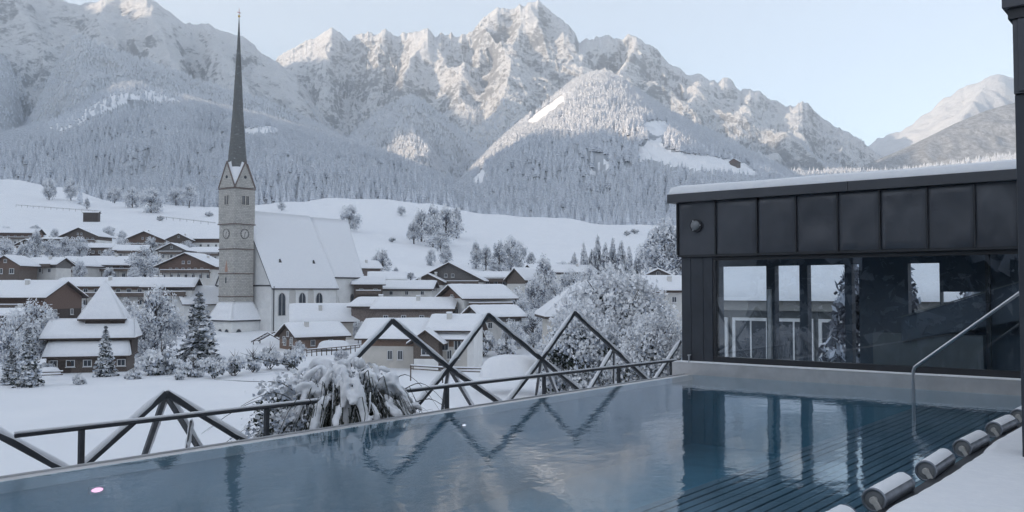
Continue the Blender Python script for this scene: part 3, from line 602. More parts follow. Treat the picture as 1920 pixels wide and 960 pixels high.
# gothic windows: recessed reveal, pane, mullion
def lancet(par, x, y, z, w_, h_, ang, tint='window_glass', niche=False):
    a = w_ / 2; arc = [(a * cos(t), h_ - a * 1.3 + a * 1.3 * sin(t)) for t in np.linspace(0, pi, 11)]
    prof = [(-a, 0), (a, 0)] + arc
    prof = [(-a, 0), (a, 0)] + [p for p in arc]
    f = MB(); k = 1.14
    out = [(p[0] * k, (p[1] - h_ / 2) * (1 + (k - 1) * w_ / h_) + h_ / 2) for p in prof]
    n = len(prof); vs = [(p[0], -.02, p[1]) for p in out] + [(p[0], .1, p[1]) for p in out] + [(p[0], .1, p[1]) for p in prof] + [(p[0], -.02, p[1]) for p in prof]
    f.add(vs, [(b_ * n + i, b_ * n + (i + 1) % n, (b_ + 1) % 4 * n + (i + 1) % n, (b_ + 1) % 4 * n + i) for b_ in range(3) for i in range(n)])
    o = f.obj('window', 'plaster', par, (x, y, z), ang - pi / 2)
    g = MB().prism([(p[0], .0, p[1]) for p in prof], (0, .03, 0)); g.obj('pane', tint, o)
    if not niche: MB().box(-.05, .032, 0, .05, .06, h_ - .1).obj('mullion', 'plaster', o)
    return o
for xx in (3.4, 10.3, 16.3): lancet(ch, xx, -.03, 7.2 if xx < 5 else 8.0, 2.3, 5.8 if xx < 5 else 5.0, -pi / 2)
for xx in (7.0, 13.3): lancet(ch, xx, -.03, 8.8, 1.8, 5.2, -pi / 2, 'clock_face', True)
lancet(ch, 30.5, CO - .03, 8.5, 1.3, 4.2, -pi / 2); 
dirc = math.atan2(-(CX2 - CX1), 4.6); lancet(ch, (CX1 + CX2) / 2 + .03, CO + 2.3 - .03, 6.5, 2.3, 6.8, dirc)
for x_, zz in ((5.6, .34), (17.4, .34)):   # small roof hatches
    yy = HWD * zz; z0 = EV + yy * sl_; MB().prism([(x_ - .5, yy - .6, z0 - .6), (x_ + .5, yy - .6, z0 - .6), (x_, yy - .6, z0 + .35)], (0, 1.2, 0)).obj('roof_hatch', 'gutter', ch)
# ---- tower (local frame of its own, corner towards the viewer)
w0 = 6.4; TW = at(437, 640, 229.5); tl = Matrix.Rotation(-CHROT, 3, 'Z') @ (Vector((TW.x, TW.y, 0)) - Vector((CH.x, CH.y, 0)))
TX, TY = tl.x, tl.y; c0 = (TX + w0 / 2, TY + w0 / 2)
def zt(py): return at(437, py, 231).z + 12
def tbox(w_, z0, z1, mb_=None): 
    m = mb_ or MB(); return m.box(c0[0] - w_ / 2, c0[1] - w_ / 2, z0, c0[0] + w_ / 2, c0[1] + w_ / 2, z1)
ws = w0 - .35
tw = tbox(ws, -2, zt(420)).obj('tower', 'tower_stone', ch)
tbox(w0, zt(420) + .003, zt(352)).obj('belfry', 'tower_stone', ch)
for py, ww in ((420, w0 + .35), (467, ws + .3), (513, ws + .3), (556, ws + .3), (353, w0 + .3)):
    tbox(ww, zt(py) - .12, zt(py) + .14).obj('string_course', 'shingle_brown', ch)
zb, za = zt(352) + .15, zt(304); hw_ = w0 / 2
for k in range(4):   # four gables
    a = k * pi / 2; rot = Matrix.Rotation(a, 3, 'Z'); cc = Vector((c0[0], c0[1], 0))
    g = MB().prism([cc + rot @ Vector(p) for p in ((-hw_, -hw_ - .02, zb), (hw_, -hw_ - .02, zb), (0, -hw_ - .02, za))], rot @ Vector((0, .35, 0))); go_ = g.obj('gable', 'tower_stone', ch)
    e = MB()
    for s_ in (-1, 1): e.bar(cc + rot @ Vector((s_ * (hw_ + .05), -hw_ - .05, zb)), cc + rot @ Vector((0, -hw_ - .05, za + .25)), .3, .22, rot @ Vector((0, -1, 0)))
    e.obj('gable_trim', 'shingle_brown', go_)
    q = cc + rot @ Vector((0, -hw_ - .05, zb + (za - zb) * .42)); MB().tube([q, q + rot @ Vector((0, -.05, 0))], .42, 12).obj('gable_opening', 'window_glass', go_)
    v = MB()   # snowy valley faces between gables up to the spire
    v.add([cc + rot @ Vector(p) for p in ((hw_, -hw_, zb), (0, -hw_ + .35, za), (1.15, -1.15, za + 1.1), (hw_ - .35, 0, za))], [(0, 2, 1), (0, 3, 2)]); v.obj('spire_foot', 'snow_roof', ch)
# spire: eight-sided, slightly flared foot, shingled
prof = [(zt(318), 2.75), (zt(300), 2.45), (zt(260), 1.95), (zt(200), 1.35), (zt(140), .9), (zt(80), .42), (zt(28), .1)]
sp = MB(); vs = []; fs = []
for z, r_ in prof:
    for k in range(8): a = pi / 8 + k * pi / 4; vs.append((c0[0] + r_ * cos(a), c0[1] + r_ * sin(a), z))
for i in range(len(prof) - 1):
    for k in range(8): fs.append((i * 8 + k, i * 8 + (k + 1) % 8, (i + 1) * 8 + (k + 1) % 8, (i + 1) * 8 + k))
sp.add(vs, fs); spo = sp.obj('spire', 'spire_shingle', ch)
bpy.context.view_layer.update()
for zq in np.arange(zt(300), zt(40), 1.15):    # courses of shingles standing proud
    rr = np.interp(zq, [p[0] for p in prof], [p[1] for p in prof]) + .035; q = MB(); r2 = np.interp(zq + .5, [p[0] for p in prof], [p[1] for p in prof]) + .02
    vs = [(c0[0] + r_ * cos(pi / 8 + k * pi / 4), c0[1] + r_ * sin(pi / 8 + k * pi / 4), z) for z, r_ in ((zq, rr), (zq + .5, r2)) for k in range(8)]
    q.add(vs, [(k, (k + 1) % 8, 8 + (k + 1) % 8, 8 + k) for k in range(8)]); q.obj('shingle_course', 'spire_shingle', spo)
cx = MB().tube([(c0[0], c0[1], zt(28)), (c0[0], c0[1], zt(9))], [.1, .05], 6); cx.bar((c0[0] - .55, c0[1], zt(17)), (c0[0] + .55, c0[1], zt(17)), .12, .12)
cxo = cx.obj('spire_cross', 'red_paint', ch)
bm = bmesh.new(); bmesh.ops.create_uvsphere(bm, u_segments=10, v_segments=8, radius=.32); me = bpy.data.meshes.new('finial'); bm.to_mesh(me); bm.free(); link('finial', me, 'gold', cxo, (c0[0], c0[1], zt(24)))
# belfry windows, clocks, fresco, slit
def onface(face, u, z, d=.03):   # face 0: right-hand side (-y), face 1: left-hand side (-x)
    hw2 = (w0 if z > zt(420) else ws) / 2
    return ((c0[0] + u, c0[1] - hw2 - d, z), -pi / 2) if face == 0 else ((c0[0] - hw2 - d, c0[1] + u, z), pi)
for face in (0, 1):
    for u in ((-.62, .62) if face == 0 else (-.45, .45)):
        p, a = onface(face, u + (.1 if face == 0 else 0), zt(384)); o = window(ch, a, *p, 1.05 if face == 0 else .8, 2.5, True, 'plaster_cream')
    p, a = onface(face, .1, zt(438), .02)
    k = link('clock', MB().tube([(0, 0, 0), (0, .1, 0)], 1.3, 32).mesh('clock'), 'clock_face', ch, p, a - pi / 2)
    c_ = MB()
    ring_ = [(1.22 * cos(t), .13, 1.22 * sin(t)) for t in np.linspace(0, 2 * pi, 33)]
    c_.tube(ring_, .07, 5, cap=False)
    for h in range(12):
        t = h * pi / 6; c_.bar((.86 * cos(t), .12, .86 * sin(t)), (1.08 * cos(t), .12, 1.08 * sin(t)), .1, .04, (0, 1, 0))
    c_.obj('clock_ring', 'clock_black', k)
    for nm, t, l_ in (('hour_hand', 2.1, .6), ('minute_hand', 4.75, .95)): MB().bar((0, .16, 0), (l_ * cos(t), .16, l_ * sin(t)), .1, .04, (0, 1, 0)).obj(nm, 'clock_black', k)
p, a = onface(1, 0, zt(510)); MB().box(-.5, 0, 0, .5, .03, 1.2).prism([(-.4, 0, 1.2), (.4, 0, 1.2), (.15, 0, 2.4), (0, 0, 3.1), (-.15, 0, 2.4)], (0, .03, 0)).obj('fresco', 'fresco', ch, p, a - pi / 2)
p, a = onface(1, .1, zt(531)); MB().box(-.2, 0, 0, .2, .04, 1.5).obj('slit_window', 'window_glass', ch, p, a - pi / 2)
# porch round the tower foot, snow-covered, with arches
zp0, zp1 = zt(600), zt(567); wo, wi = w0 + 3.6, ws - .05
A = [(-wo / 2, -wo / 2, zp0), (wo / 2, -wo / 2, zp0), (wo / 2, wo / 2, zp0), (-wo / 2, wo / 2, zp0)]; B = [(-wi / 2, -wi / 2, zp1), (wi / 2, -wi / 2, zp1), (wi / 2, wi / 2, zp1), (-wi / 2, wi / 2, zp1)]
pb = MB(); sh = lambda L_, dz=0: [(x + c0[0], y + c0[1], z + dz) for x, y, z in L_]
pb.add(sh(A, -.02) + sh(B, -.02) + sh(A, -.35), [(0, 1, 5, 4), (1, 2, 6, 5), (2, 3, 7, 6), (3, 0, 4, 7), (0, 8, 9, 1), (1, 9, 10, 2), (2, 10, 11, 3), (3, 11, 8, 0), (11, 10, 9, 8)])
pr = pb.obj('porch_roof', 'gutter', ch); sn = MB(); A2, B2 = sh(A), sh(B)
for k in range(4): snow_slab(sn, tri(A2[k], A2[(k + 1) % 4], B2[(k + 1) % 4], B2[k]), 8, 5, .4, k)
sn.obj('roof_snow', 'snow_roof', pr, smooth=True)
wp = wo - 1.0; tbox(wp, -2, zp0 - .36).obj('porch_wall', 'plaster_white', ch)
for face, us in ((0, (-2.6, 2.2)), (1, (-2.4, .2, 2.6))):
    for j, u in enumerate(us):
        p = (c0[0] + u, c0[1] - wp / 2 - .03, .6) if face == 0 else (c0[0] - wp / 2 - .03, c0[1] + u, .6)
        if face == 0 and j == 1: window(ch, -pi / 2, p[0], p[1], 2.0, 1.0, 1.4)
        else: lancet(ch, p[0], p[1], p[2], 1.7, 3.3, -pi / 2 if face == 0 else pi, 'window_glass', True)
# ================================================================== VILLAGE
def wr(a, b, n): return list(np.linspace(a, b, n))
G = None
house('farmhouse', 'wide dark gabled farmhouse at the top of the left slope, the highest in the village', hpos(163, 466, 520), 82, 14, 22, 7, 22, 1.6, 'plaster', 'old_wood', .55, [('-x', wr(-8, 8, 6), 1.2, 1.3, 1.5), ('-x', wr(-8, 8, 6), 4.2, 1.3, 1.5)], [('-x', -10, 10, 3.6)], [(2, 3)])
house('farm_building', 'long low barn with a snowy roof just below the highest farmhouse', hpos(200, 481, 450), 3, 20, 9, 4.5, 22, .8, 'wood_dark', 'old_wood', .3, [('-y', wr(-8, 8, 6), 1.4, 1.2, 1.3)])
house('chalet', 'broad gabled chalet with rows of white-framed windows, right of the highest farmhouse', hpos(282, 473, 480), 86, 13, 23, 6, 22, 1.4, 'plaster', 'old_wood', .75, [('-x', wr(-9, 9, 7), 1, 1.3, 1.5), ('-x', wr(-7, 7, 5), 3.6, 1.3, 1.4)], [('-x', -10, 10, 3.1)], [(0, 1)])
house('chalet', 'small dark chalet tucked between the broad chalet and the church tower', hpos(338, 470, 475), 100, 10, 11, 6, 26, 1.0, 'old_wood', 'old_wood', .4, [('-x', wr(-3, 3, 3), 1.5, 1, 1.2)])
house('chalet', 'low house with a long dark eave seen just left of the church tower belfry', hpos(382, 468, 490), 4, 22, 12, 6, 24, 1.2, 'plaster', 'old_wood', .5, [('-y', wr(-8, 8, 5), 1.3, 1.2, 1.3)], (), [(-6, 2)])
house('chalet', 'house at the upper left edge with a snow-filled balcony', hpos(30, 462, 500), 8, 24, 12, 7.5, 20, 1.2, 'plaster', 'old_wood', .5, [('-y', wr(-9, 9, 6), 1.2, 1.2, 1.4), ('-y', wr(-9, 9, 6), 4.4, 1.2, 1.4)], [('-y', -11, 11, 3.8)])
house('shed', 'dark flat shed between the upper left house and the highest farmhouse', hpos(100, 462, 490), 5, 10, 6, 4, 12, .6, 'wood_dark', 'wood_dark', .4)
house('chalet', 'chalet with a pale gable front and busy balcony above the pyramid-roofed hall', hpos(152, 524, 352), 76, 16, 11.5, 5.6, 27, 1.3, 'plaster', 'shingle_brown', .8, [('-x', wr(-4, 4, 4), .6, 1.2, 1.6), ('-x', wr(-3.4, 3.4, 3), 3.3, 1.2, 1.4)], [('-x', -5.7, 5.7, 2.7)])
house('chalet', 'chalet with an ochre corner post standing right behind the pale gabled chalet', hpos(214, 524, 362), 12, 20, 13, 6.2, 24, 1.5, 'plaster', 'old_wood', .6, [('-y', wr(-8, 8, 6), .8, 1.3, 1.6), ('-y', wr(-8, 8, 5), 3.6, 1.3, 1.4)], [('-y', -9, 9, 3.2)], [(1, -1)])
house('chalet', 'wide dark wooden chalet whose gable touches the left edge of the church tower', hpos(366, 526, 342), 84, 15, 21, 5.6, 23, 1.6, 'plaster', 'old_wood', .55, [('-x', wr(-8.5, 8.5, 7), .7, 1.3, 1.5), ('-x', wr(-6, 6, 6), 3.3, 1.1, 1.3)], [('-x', -9.5, 9.5, 2.9)])
house('cabin', 'brown gabled cabin at the left edge above the biggest snowy roof', hpos(27, 522, 290), 84, 9, 9.5, 4.4, 30, .9, 'old_wood', 'old_wood', .5, [('-x', (-2.2, 1.6), 1.4, 1.6, 1.7)])
house('long_house', 'long low row house under one snowy roof behind the pyramid-roofed hall', hpos(228, 576, 262), -2, 33, 11, 6.4, 20, 1.2, 'plaster', 'wood_warm', .62, [('-y', wr(-14, 14, 10), .6, 1.4, 1.6), ('-y', wr(-14, 14, 10), 4.0, 1.3, 1.3)], [('-y', -16, 16, 3.2)], [(-2, -3), (9, 2)])
house('house', 'house with the biggest snowy roof at the left edge', hpos(40, 600, 205), -6, 20, 14, 5.6, 24, 1.1, 'wood_dark', 'old_wood', .4, [('-y', wr(-8, 8, 5), 1.6, 1.4, 1.3)], [('-y', -9, 6, 2.6)], [(3, -2.5)])
house('shed', 'small brown shed with a low snowy roof below the left edge house', hpos(10, 618, 188), 10, 9, 6, 3.2, 18, .7, 'old_wood', 'old_wood', .4)
house('house', 'steep-gabled white house half hidden behind the left side of the church tower', hpos(382, 610, 243), 38, 14, 11, 6.3, 36, .8, 'plaster_white', 'plaster_white', .5, [('-x', (-2.5, 2.5), 1.5, 1.3, 1.6), ('-x', (0,), 5.2, 1.2, 1.3)])
for (px_, py_, Y_, yaw_, l_, w_, h_, lab) in ((60, 476, 440, 84, 9, 10, 4.5, 'small gabled house below the snow-filled balcony at the upper left'), (248, 486, 400, 10, 13, 8, 4.2, 'low snowy house between the low barn and the wide dark chalet'), (330, 488, 400, 88, 10, 12, 4.5, 'gabled house half hidden above the wide dark wooden chalet'), (390, 490, 420, 5, 14, 8, 4.5, 'long snowy roof beside the tower clock'),
    (90, 516, 300, -8, 11, 8, 3.8, 'low house on the white slope right of the brown cabin'), (322, 572, 240, 6, 12, 8, 5.2, 'dark balconied house seen over the round frosted tree'), (726, 545, 300, 8, 11, 9, 4.0, 'small snowy-roofed house left of the low house by the inn'), (1004, 532, 345, 80, 9, 11, 5.0, 'gabled house between the inn wing and the tall conifer'),
    (925, 622, 185, 30, 9, 7, 3.6, 'small snowy-roofed shed below the pale gabled chalet'), (1090, 530, 380, 12, 16, 9, 5.0, 'snowy-roofed house behind the poplars'), (1235, 555, 250, 80, 9, 10, 5.0, 'gabled house peeking out above the big bushy tree')):
    house('house', lab, hpos(px_, py_, Y_), yaw_, l_, w_, h_, 25, 1.0, 'plaster', 'old_wood', .5, [('-y', wr(-l_ * .3, l_ * .3, 3), .8, 1.1, 1.3)] if yaw_ < 60 else [('-x', wr(-w_ * .3, w_ * .3, 3), .8, 1.1, 1.4)], [('-y', -l_ * .4, l_ * .4, 2.6)] if yaw_ < 12 else [('-x', -w_ * .42, w_ * .42, 2.7)] if yaw_ > 60 else ())
# pyramid-roofed hall
hp = hpos(174, 690, 150); hall = empty('hall', 'dark timber hall with a snow-covered pyramid roof rising from two stepped roofs', 'hall', hp, R(15))
def frustum(name, x0, x1, y0, y1, z0, ix0, ix1, iy0, iy1, z1, parent, th=.38):
    a = [(x0, y0, z0), (x1, y0, z0), (x1, y1, z0), (x0, y1, z0)]; b = [(ix0, iy0, z1), (ix1, iy0, z1), (ix1, iy1, z1), (ix0, iy1, z1)]
    m = MB(); m.add([(x, y, z - .02) for x, y, z in a + b] + [(x, y, z - .25) for x, y, z in a], [(0, 1, 5, 4), (1, 2, 6, 5), (2, 3, 7, 6), (3, 0, 4, 7), (4, 5, 6, 7), (0, 8, 9, 1), (1, 9, 10, 2), (2, 10, 11, 3), (3, 11, 8, 0), (11, 10, 9, 8)])
    r_ = m.obj(name, 'wood_dark', parent); s_ = MB()
    for k in range(4): snow_slab(s_, tri(a[k], a[(k + 1) % 4], b[(k + 1) % 4], b[k]), 9, 6, th, k)
    s_.obj('roof_snow', 'snow_roof', r_, smooth=True); return r_
MB().box(-6.0, -4.6, -2, 5.8, 4.6, 2.3).obj('wall', 'old_wood', hall); MB().box(-6.35, -3.0, 2.31, 6.3, 4.4, 5.1).obj('upper_wall', 'wood_dark', hall)
frustum('lower_roof', -6.5, 6.3, -5.4, 5.3, 2.3, -6.1, 5.9, -2.9, 4.3, 4.55, hall); frustum('middle_roof', -7.3, 6.9, -3.9, 5.2, 5.1, -6.5, 6.3, -.4, 1.7, 7.9, hall)
MB().box(-1.0, -1.6, 7.2, 5.0, 3.4, 8.2).obj('pyramid_base', 'wood_dark', hall)
frustum('pyramid_roof', -2.1, 5.2, -2.2, 4.0, 8.1, 1.5, 1.62, .9, 1.0, 14.2, hall, .3)
for x in wr(-5, 5, 5): window(hall, -pi / 2, x, -4.64, .6, 1.3, 1.1)
MB().box(-4.6, -4.72, -1, -2.4, -4.603, 1.4).obj('door', 'wood_dark', hall); MB().box(2.0, -4.7, -1, 3.4, -4.604, 1.7).obj('door', 'shingle_brown', hall)
# houses in front of and beside the church
house('barn', 'barn with a long snowy roof and brown gable in front of the church nave', hpos(612, 632, 212), 14, 15.5, 8.5, 4.3, 38, .8, 'plaster_cream', 'old_wood', .96, [('-y', (3.0, 6.4), .8, 1.2, 1.3)], (), [(-1.5, -2)])
house('cottage', 'small brown wooden cottage with a low gable below the barn roof', hpos(586, 652, 192), 38, 11, 8.5, 3.0, 27, .9, 'wood_warm', 'old_wood', .35, [('-x', (-1.6, 1.4), .7, 1.2, 1.4), ('-y', (-2, 2), .7, 1.0, 1.2)])
h = house('villa', 'cream and wood villa with two shuttered windows behind the first tall steel peak', hpos(790, 688, 160), -9, 18.5, 10, 5.7, 27, 1.0, 'plaster_cream', 'wood_warm', .68, [('-y', (-4.2, -2.4), 1.6, .95, 1.6), ('-y', (1.0,), -.6, .6, .7), ('-y', (6.2, 7.6), 1.8, .9, 1.6)], (), [(3.6, -2)], pane=True, th=.5)
# its cross gable
tp = tan(R(36)); g = MB(); g.prism([(.6, -7.6, 0), (5.0, -7.6, 0), (5.0, -7.6, 5.2), (2.8, -7.6, 5.2 + 2.2 * tp), (.6, -7.6, 5.2)], (0, 4, 0)).obj('gable_bay', 'old_wood', h)
MB().box(.7, -7.65, -4, 4.9, -3, 2.0).obj('bay_wall', 'plaster_white', h); rb = MB()
for s_ in (-1, 1): rb.prism([(2.8, -8.5, 5.25 + 2.2 * tp), (2.8 + s_ * 3.2, -8.5, 5.25 - 1.0 * tp), (2.8 + s_ * 3.2, -8.5, 5.0 - 1.0 * tp), (2.8, -8.5, 5.0 + 2.2 * tp)][::s_], (0, 6, 0))
br_ = rb.obj('bay_roof', 'wood_dark', h); sn = MB(); snow_slab(sn, lambda u, v: (2.8 - 3.2 + 6.4 * u, -8.5 + 6.5 * v, 5.25 + 2.2 * tp - abs(2 * u - 1) * 3.2 * tp), 10, 8, .35, 4); sn.obj('roof_snow', 'snow_roof', br_, smooth=True)
window(h, -pi / 2, 2.8, -7.7, 2.6, 1.6, 1.3)
house('annex', 'white-walled annex with twin windows at the right end of the villa', hpos(857, 672, 158), -9, 7.5, 8, 5.4, 27, .8, 'plaster_white', 'plaster_white', .9, [('-y', (-1.2, 1.0), 1.6, 1.3, 1.8)], (), (), pane=True, th=.45)
house('house', 'long house whose wide snowy roof lies behind the villa', hpos(782, 608, 205), -4, 17, 11, 3.9, 20, .9, 'shingle_brown', 'shingle_brown', .5, [('-y', wr(-6, 6, 4), 1, 1.1, 1.2)])
house('house', 'narrow brown-walled house wedged between the church choir and the long roof', hpos(716, 612, 212), -20, 11, 9, 5.0, 20, .8, 'shingle_brown', 'shingle_brown', .5)
house('chalet', 'chalet with a pale gable window under a dark roof edge, right of the long roof', hpos(893, 598, 208), 36, 13, 9.5, 5.3, 27, 1.2, 'plaster_white', 'old_wood', .82, [('-x', (-1.5, 1.5), 1.5, 1.2, 1.4), ('-x', (0,), 3.8, 2.0, 1.4), ('-y', wr(-4, 4, 4), 1.5, 1.1, 1.3)], [('-y', -6, 6, 2.8)])
house('inn', 'large inn with a wide brown gable at the middle of the village', hpos(852, 556, 292), 82, 16, 20, 5.6, 27, 1.4, 'plaster_white', 'old_wood', .7, [('-x', wr(-8, 8, 7), 1.5, 1.3, 1.7)], [('-x', -9.5, 9.5, 3.9)])
house('inn_wing', 'long brown wing with snow-filled balconies right of the inn gable', hpos(945, 560, 296), 1, 21, 10, 7.2, 16, 1.1, 'old_wood', 'old_wood', .5, [('-y', wr(-8, 8, 7), .8, 1.2, 1.5), ('-y', wr(-8, 8, 7), 4.2, 1.2, 1.4)], [('-y', -10, 10, 3.0), ('-y', -10, 10, 5.6)])
house('cabin', 'small brown gabled cabin attached left of the inn', hpos(808, 552, 286), 84, 9, 9, 4.2, 26, 1.0, 'plaster', 'old_wood', .55, [('-x', (-2, 2), 1, 1.2, 1.3)])
house('house', 'low house with a broad snowy roof left of the inn', hpos(755, 556, 276), -3, 19, 13, 2.6, 18, 1.0, 'plaster', 'old_wood', .5, [('-y', wr(-7, 7, 4), .5, 1.1, 1.2)], (), [(5, 1)])
house('house', 'snow-roofed house with dark walls immediately right of the church choir', hpos(690, 566, 262), 10, 8, 8, 5.4, 24, .9, 'old_wood', 'old_wood', .5, [('-y', (-2, 2), 2.5, 1.2, 1.3)], [('-y', -3.5, 3.5, 2.3)])
house('house', 'small snowy roof peeking out behind the top of the choir', hpos(684, 522, 330), 30, 9, 8, 4, 30, .8, 'shingle_brown', 'shingle_brown', .5)
house('house', 'snow-roofed house with a capped chimney among the trees right of the inn', hpos(1050, 545, 335), 20, 24, 12, 7, 22, 1.0, 'plaster', 'old_wood', .6, [('-y', wr(-9, 9, 5), 2, 1.2, 1.4)], (), [(6, -2), (-4, 1)])
house('house', 'small house under a steep snowy roof above the pale gabled chalet', hpos(990, 560, 262), 40, 9, 8, 5.8, 36, .8, 'plaster', 'old_wood', .6, [('-x', (0,), 2, 1.2, 1.3)])
house('villa', 'cream villa with a large hipped snowy roof behind the big snowy bush', hpos(1128, 700, 112), 4, 13.5, 11, 7.7, 32, .9, 'plaster_cream', 'plaster_cream', .5, [('-y', (-4.6, -1), 3.5, 1.2, 1.8)], (), (), th=.5, hip=5.2)
house('house', 'wide snowy-roofed house at the right, touching the pavilion edge', hpos(1262, 580, 190), 12, 17, 11, 4.4, 24, 1.0, 'plaster', 'old_wood', .6, [('-y', wr(-6, 6, 4), 1.5, 1.1, 1.2)], (), [(-2, -3)])
# farmhouse on the clearing of the forested hill
def on_surface(surf, px_, py_):
    px, X, Y, Z = surf; a = 960 + F * X / Y; b = 545 - (Z - EYE) / Y * F; k = np.argmin((a - px_) ** 2 + (b - py_) ** 2); return Vector((X.flat[k], Y.flat[k], Z.flat[k]))
q = on_surface(hill_r, 1380, 312); q.z += 3; print('hillfarm', q, 960 + F * q.x / q.y, 545 - (q.z - EYE) / q.y * F); house('farmhouse', 'lone brown farmhouse on the bright clearing of the forested hill above the pavilion', (q.x, q.y, q.z), 60, 17, 16, 7, 32, 2, 'old_wood', 'old_wood', .5, th=.9, base=16)
q = at(172, 404, 700); house('hut', 'dark low hut alone on the upper left meadow', q, 5, 11, 5, 2.2, 18, .6, 'wood_dark', 'wood_dark', .5)
# ---- trees near and far
T = tree
T('round', 62, 566, 690, 142, 'big frosted tree at the left edge in front of the biggest roof', 105); T('round', 18, 590, 700, 134, 'frosted tree cut by the left edge of the picture', 80)
T('spruce', 52, 618, 730, 126, 'white snow-caked conifer in front of the left edge tree', 62); T('spruce', 22, 650, 716, 124, 'smaller snow-caked conifer at the bottom left edge', 44)
T('round', 292, 541, 668, 156, 'large round frosted tree between the hall and the tower', 108); T('round', 262, 600, 672, 150, 'smaller frosted tree touching the right wall of the hall', 60)
T('spruce', 372, 552, 672, 148, 'dark fir loaded with snow left of the church porch', 86); T('spruce', 197, 614, 706, 139, 'young snow-covered spruce in front of the hall', 46)
T('shrub', 302, 652, 706, 142, 'rounded frosted shrub right of the hall', 84); T('shrub', 362, 672, 712, 138, 'low frosted shrub under the snow-loaded fir', 50)
for i, (a, t_, b_, w_) in enumerate(((402, 668, 706, 44), (440, 664, 700, 46), (474, 658, 694, 40), (506, 650, 688, 44), (546, 652, 690, 50), (338, 690, 716, 26), (250, 694, 716, 30), (148, 700, 726, 26), (92, 676, 706, 30))): T('shrub', a, t_, b_, 136 + i % 3 * 4, ['wide low shrub left of the church garden', 'shrub in the garden hedge below the porch', 'shrub at the middle of the garden hedge', 'garden shrub below the white arbour', 'garden shrub left of the drooping grass clump', 'tiny shrub in the open snow field beside the round shrub', 'tiny bush at the right foot of the hall', 'tiny snow-capped bush alone in the snow below the hall', 'small bush left of the hall door'][i], w_, 'low shrubs along the snow field')
T('round', 272, 463, 522, 326, 'round frosted tree between the two wide chalets', 76); T('round', 228, 446, 484, 400, 'small frosted tree right of the low barn', 34)
for i, (a, t_, b_, w_) in enumerate(((98, 448, 486, 40), (122, 446, 488, 46), (148, 444, 488, 40))): T('round', a, t_, b_, 405 + 4 * i, ['left', 'middle', 'right'][i] + ' tree of the frosted row under the highest farmhouse', w_, 'frosted tree row under the highest farmhouse')
T('tall', 66, 428, 486, 400, 'slender white tree left of the frosted tree row', 30); T('tall', 44, 452, 498, 380, 'small white tree left of the slender one', 26); T('round', 8, 446, 490, 390, 'frosted tree at the left edge beside the brown cabin', 40); T('shrub', 74, 486, 512, 340, 'frosted bushes right of the brown gabled cabin', 66)
T('round', 352, 452, 476, 430, 'frosted bush below the small dark chalet', 40); T('round', 312, 468, 496, 400, 'frosted bush beside the round tree', 34)
T('round', 92, 334, 376, 860, 'left of the two round trees on the upper meadow', 30); T('round', 133, 336, 374, 850, 'right of the two round trees on the upper meadow', 28); T('tall', 163, 370, 390, 800, 'tiny tree below the pair of meadow trees', 12)
for i, (a, t_, b_, w_, Y) in enumerate(((215, 350, 382, 36, 950), (248, 352, 390, 40, 930), (283, 352, 400, 48, 900), (330, 352, 384, 40, 960), (355, 346, 380, 34, 965))): T('round', a, t_, b_, Y, ['bush at the left end of the forest edge row', 'second bush of the forest edge row', 'biggest bush hanging down from the forest edge', 'frosted tree at the forest edge left of the belfry', 'forest edge tree nearest the belfry'][i], w_, 'frosted trees along the forest edge')
T('round', 656, 384, 432, 610, 'dark frosted tree standing behind the end of the church roof', 44); T('round', 752, 386, 404, 850, 'tiny tree on the middle meadow', 20); T('round', 528, 379, 394, 800, 'tiny tree just above the church roof ridge', 18)
for i, (a, t_, b_, w_, k) in enumerate(((790, 388, 452, 36, 'tall'), (812, 378, 462, 40, 'tall'), (836, 380, 458, 40, 'tall'), (856, 384, 446, 30, 'tall'), (776, 410, 456, 28, 'tall'), (826, 430, 470, 40, 'round'), (808, 466, 500, 22, 'round'), (836, 452, 496, 26, 'tall'))): T(k, a, t_, b_, 640 - i * 5, ['second tree of the grove on the meadow mound', 'tallest tree of the grove on the meadow mound', 'tree just right of the tallest in the grove', 'rightmost tree of the grove', 'leftmost tree of the grove', 'bushy tree at the foot of the grove', 'small tree below the grove on the left', 'small tree below the grove on the right'][i], w_, 'grove of frosted trees on the meadow mound')
T('tall', 716, 464, 522, 335, 'tall frosted tree right of the choir roof', 40); T('tall', 742, 500, 522, 320, 'tiny tree right of the tall frosted one', 14); T('tall', 700, 480, 520, 345, 'slim frosted tree touching the choir roof', 20)
for i, (a, t_, b_, w_, k) in enumerate(((892, 450, 504, 26, 'tall'), (911, 456, 506, 24, 'tall'), (936, 448, 508, 34, 'tall'), (958, 444, 506, 42, 'round'), (974, 452, 504, 32, 'round'), (996, 470, 500, 18, 'tall'))): T(k, a, t_, b_, 425 - i * 3, ['leftmost pointed tree of the group behind the inn', 'second pointed tree behind the inn', 'third tree behind the inn, before the round ones', 'tallest round tree behind the inn', 'round tree at the right of the group behind the inn', 'small pointed tree right of the group behind the inn'][i], w_, 'frosted trees behind the inn')
T('tall', 1022, 474, 590, 232, 'tall dark frosted conifer between the inn and the cream villa', 56); T('tall', 1002, 510, 600, 226, 'conifer leaning against the tall dark one', 44); T('round', 966, 540, 610, 214, 'frosted tree right of the pale gabled chalet', 56); T('round', 1042, 530, 600, 240, 'frosted tree right of the tall dark conifer', 50)
T('round', 1000, 580, 650, 168, 'white bushy tree between the second and third steel peaks', 62); T('round', 962, 600, 660, 160, 'white bush seen inside the second steel peak', 50); T('shrub', 905, 618, 664, 152, 'dark snowy bush at the right end of the villa', 52); T('shrub', 948, 634, 668, 150, 'dark snowy bush under the second steel peak', 46)
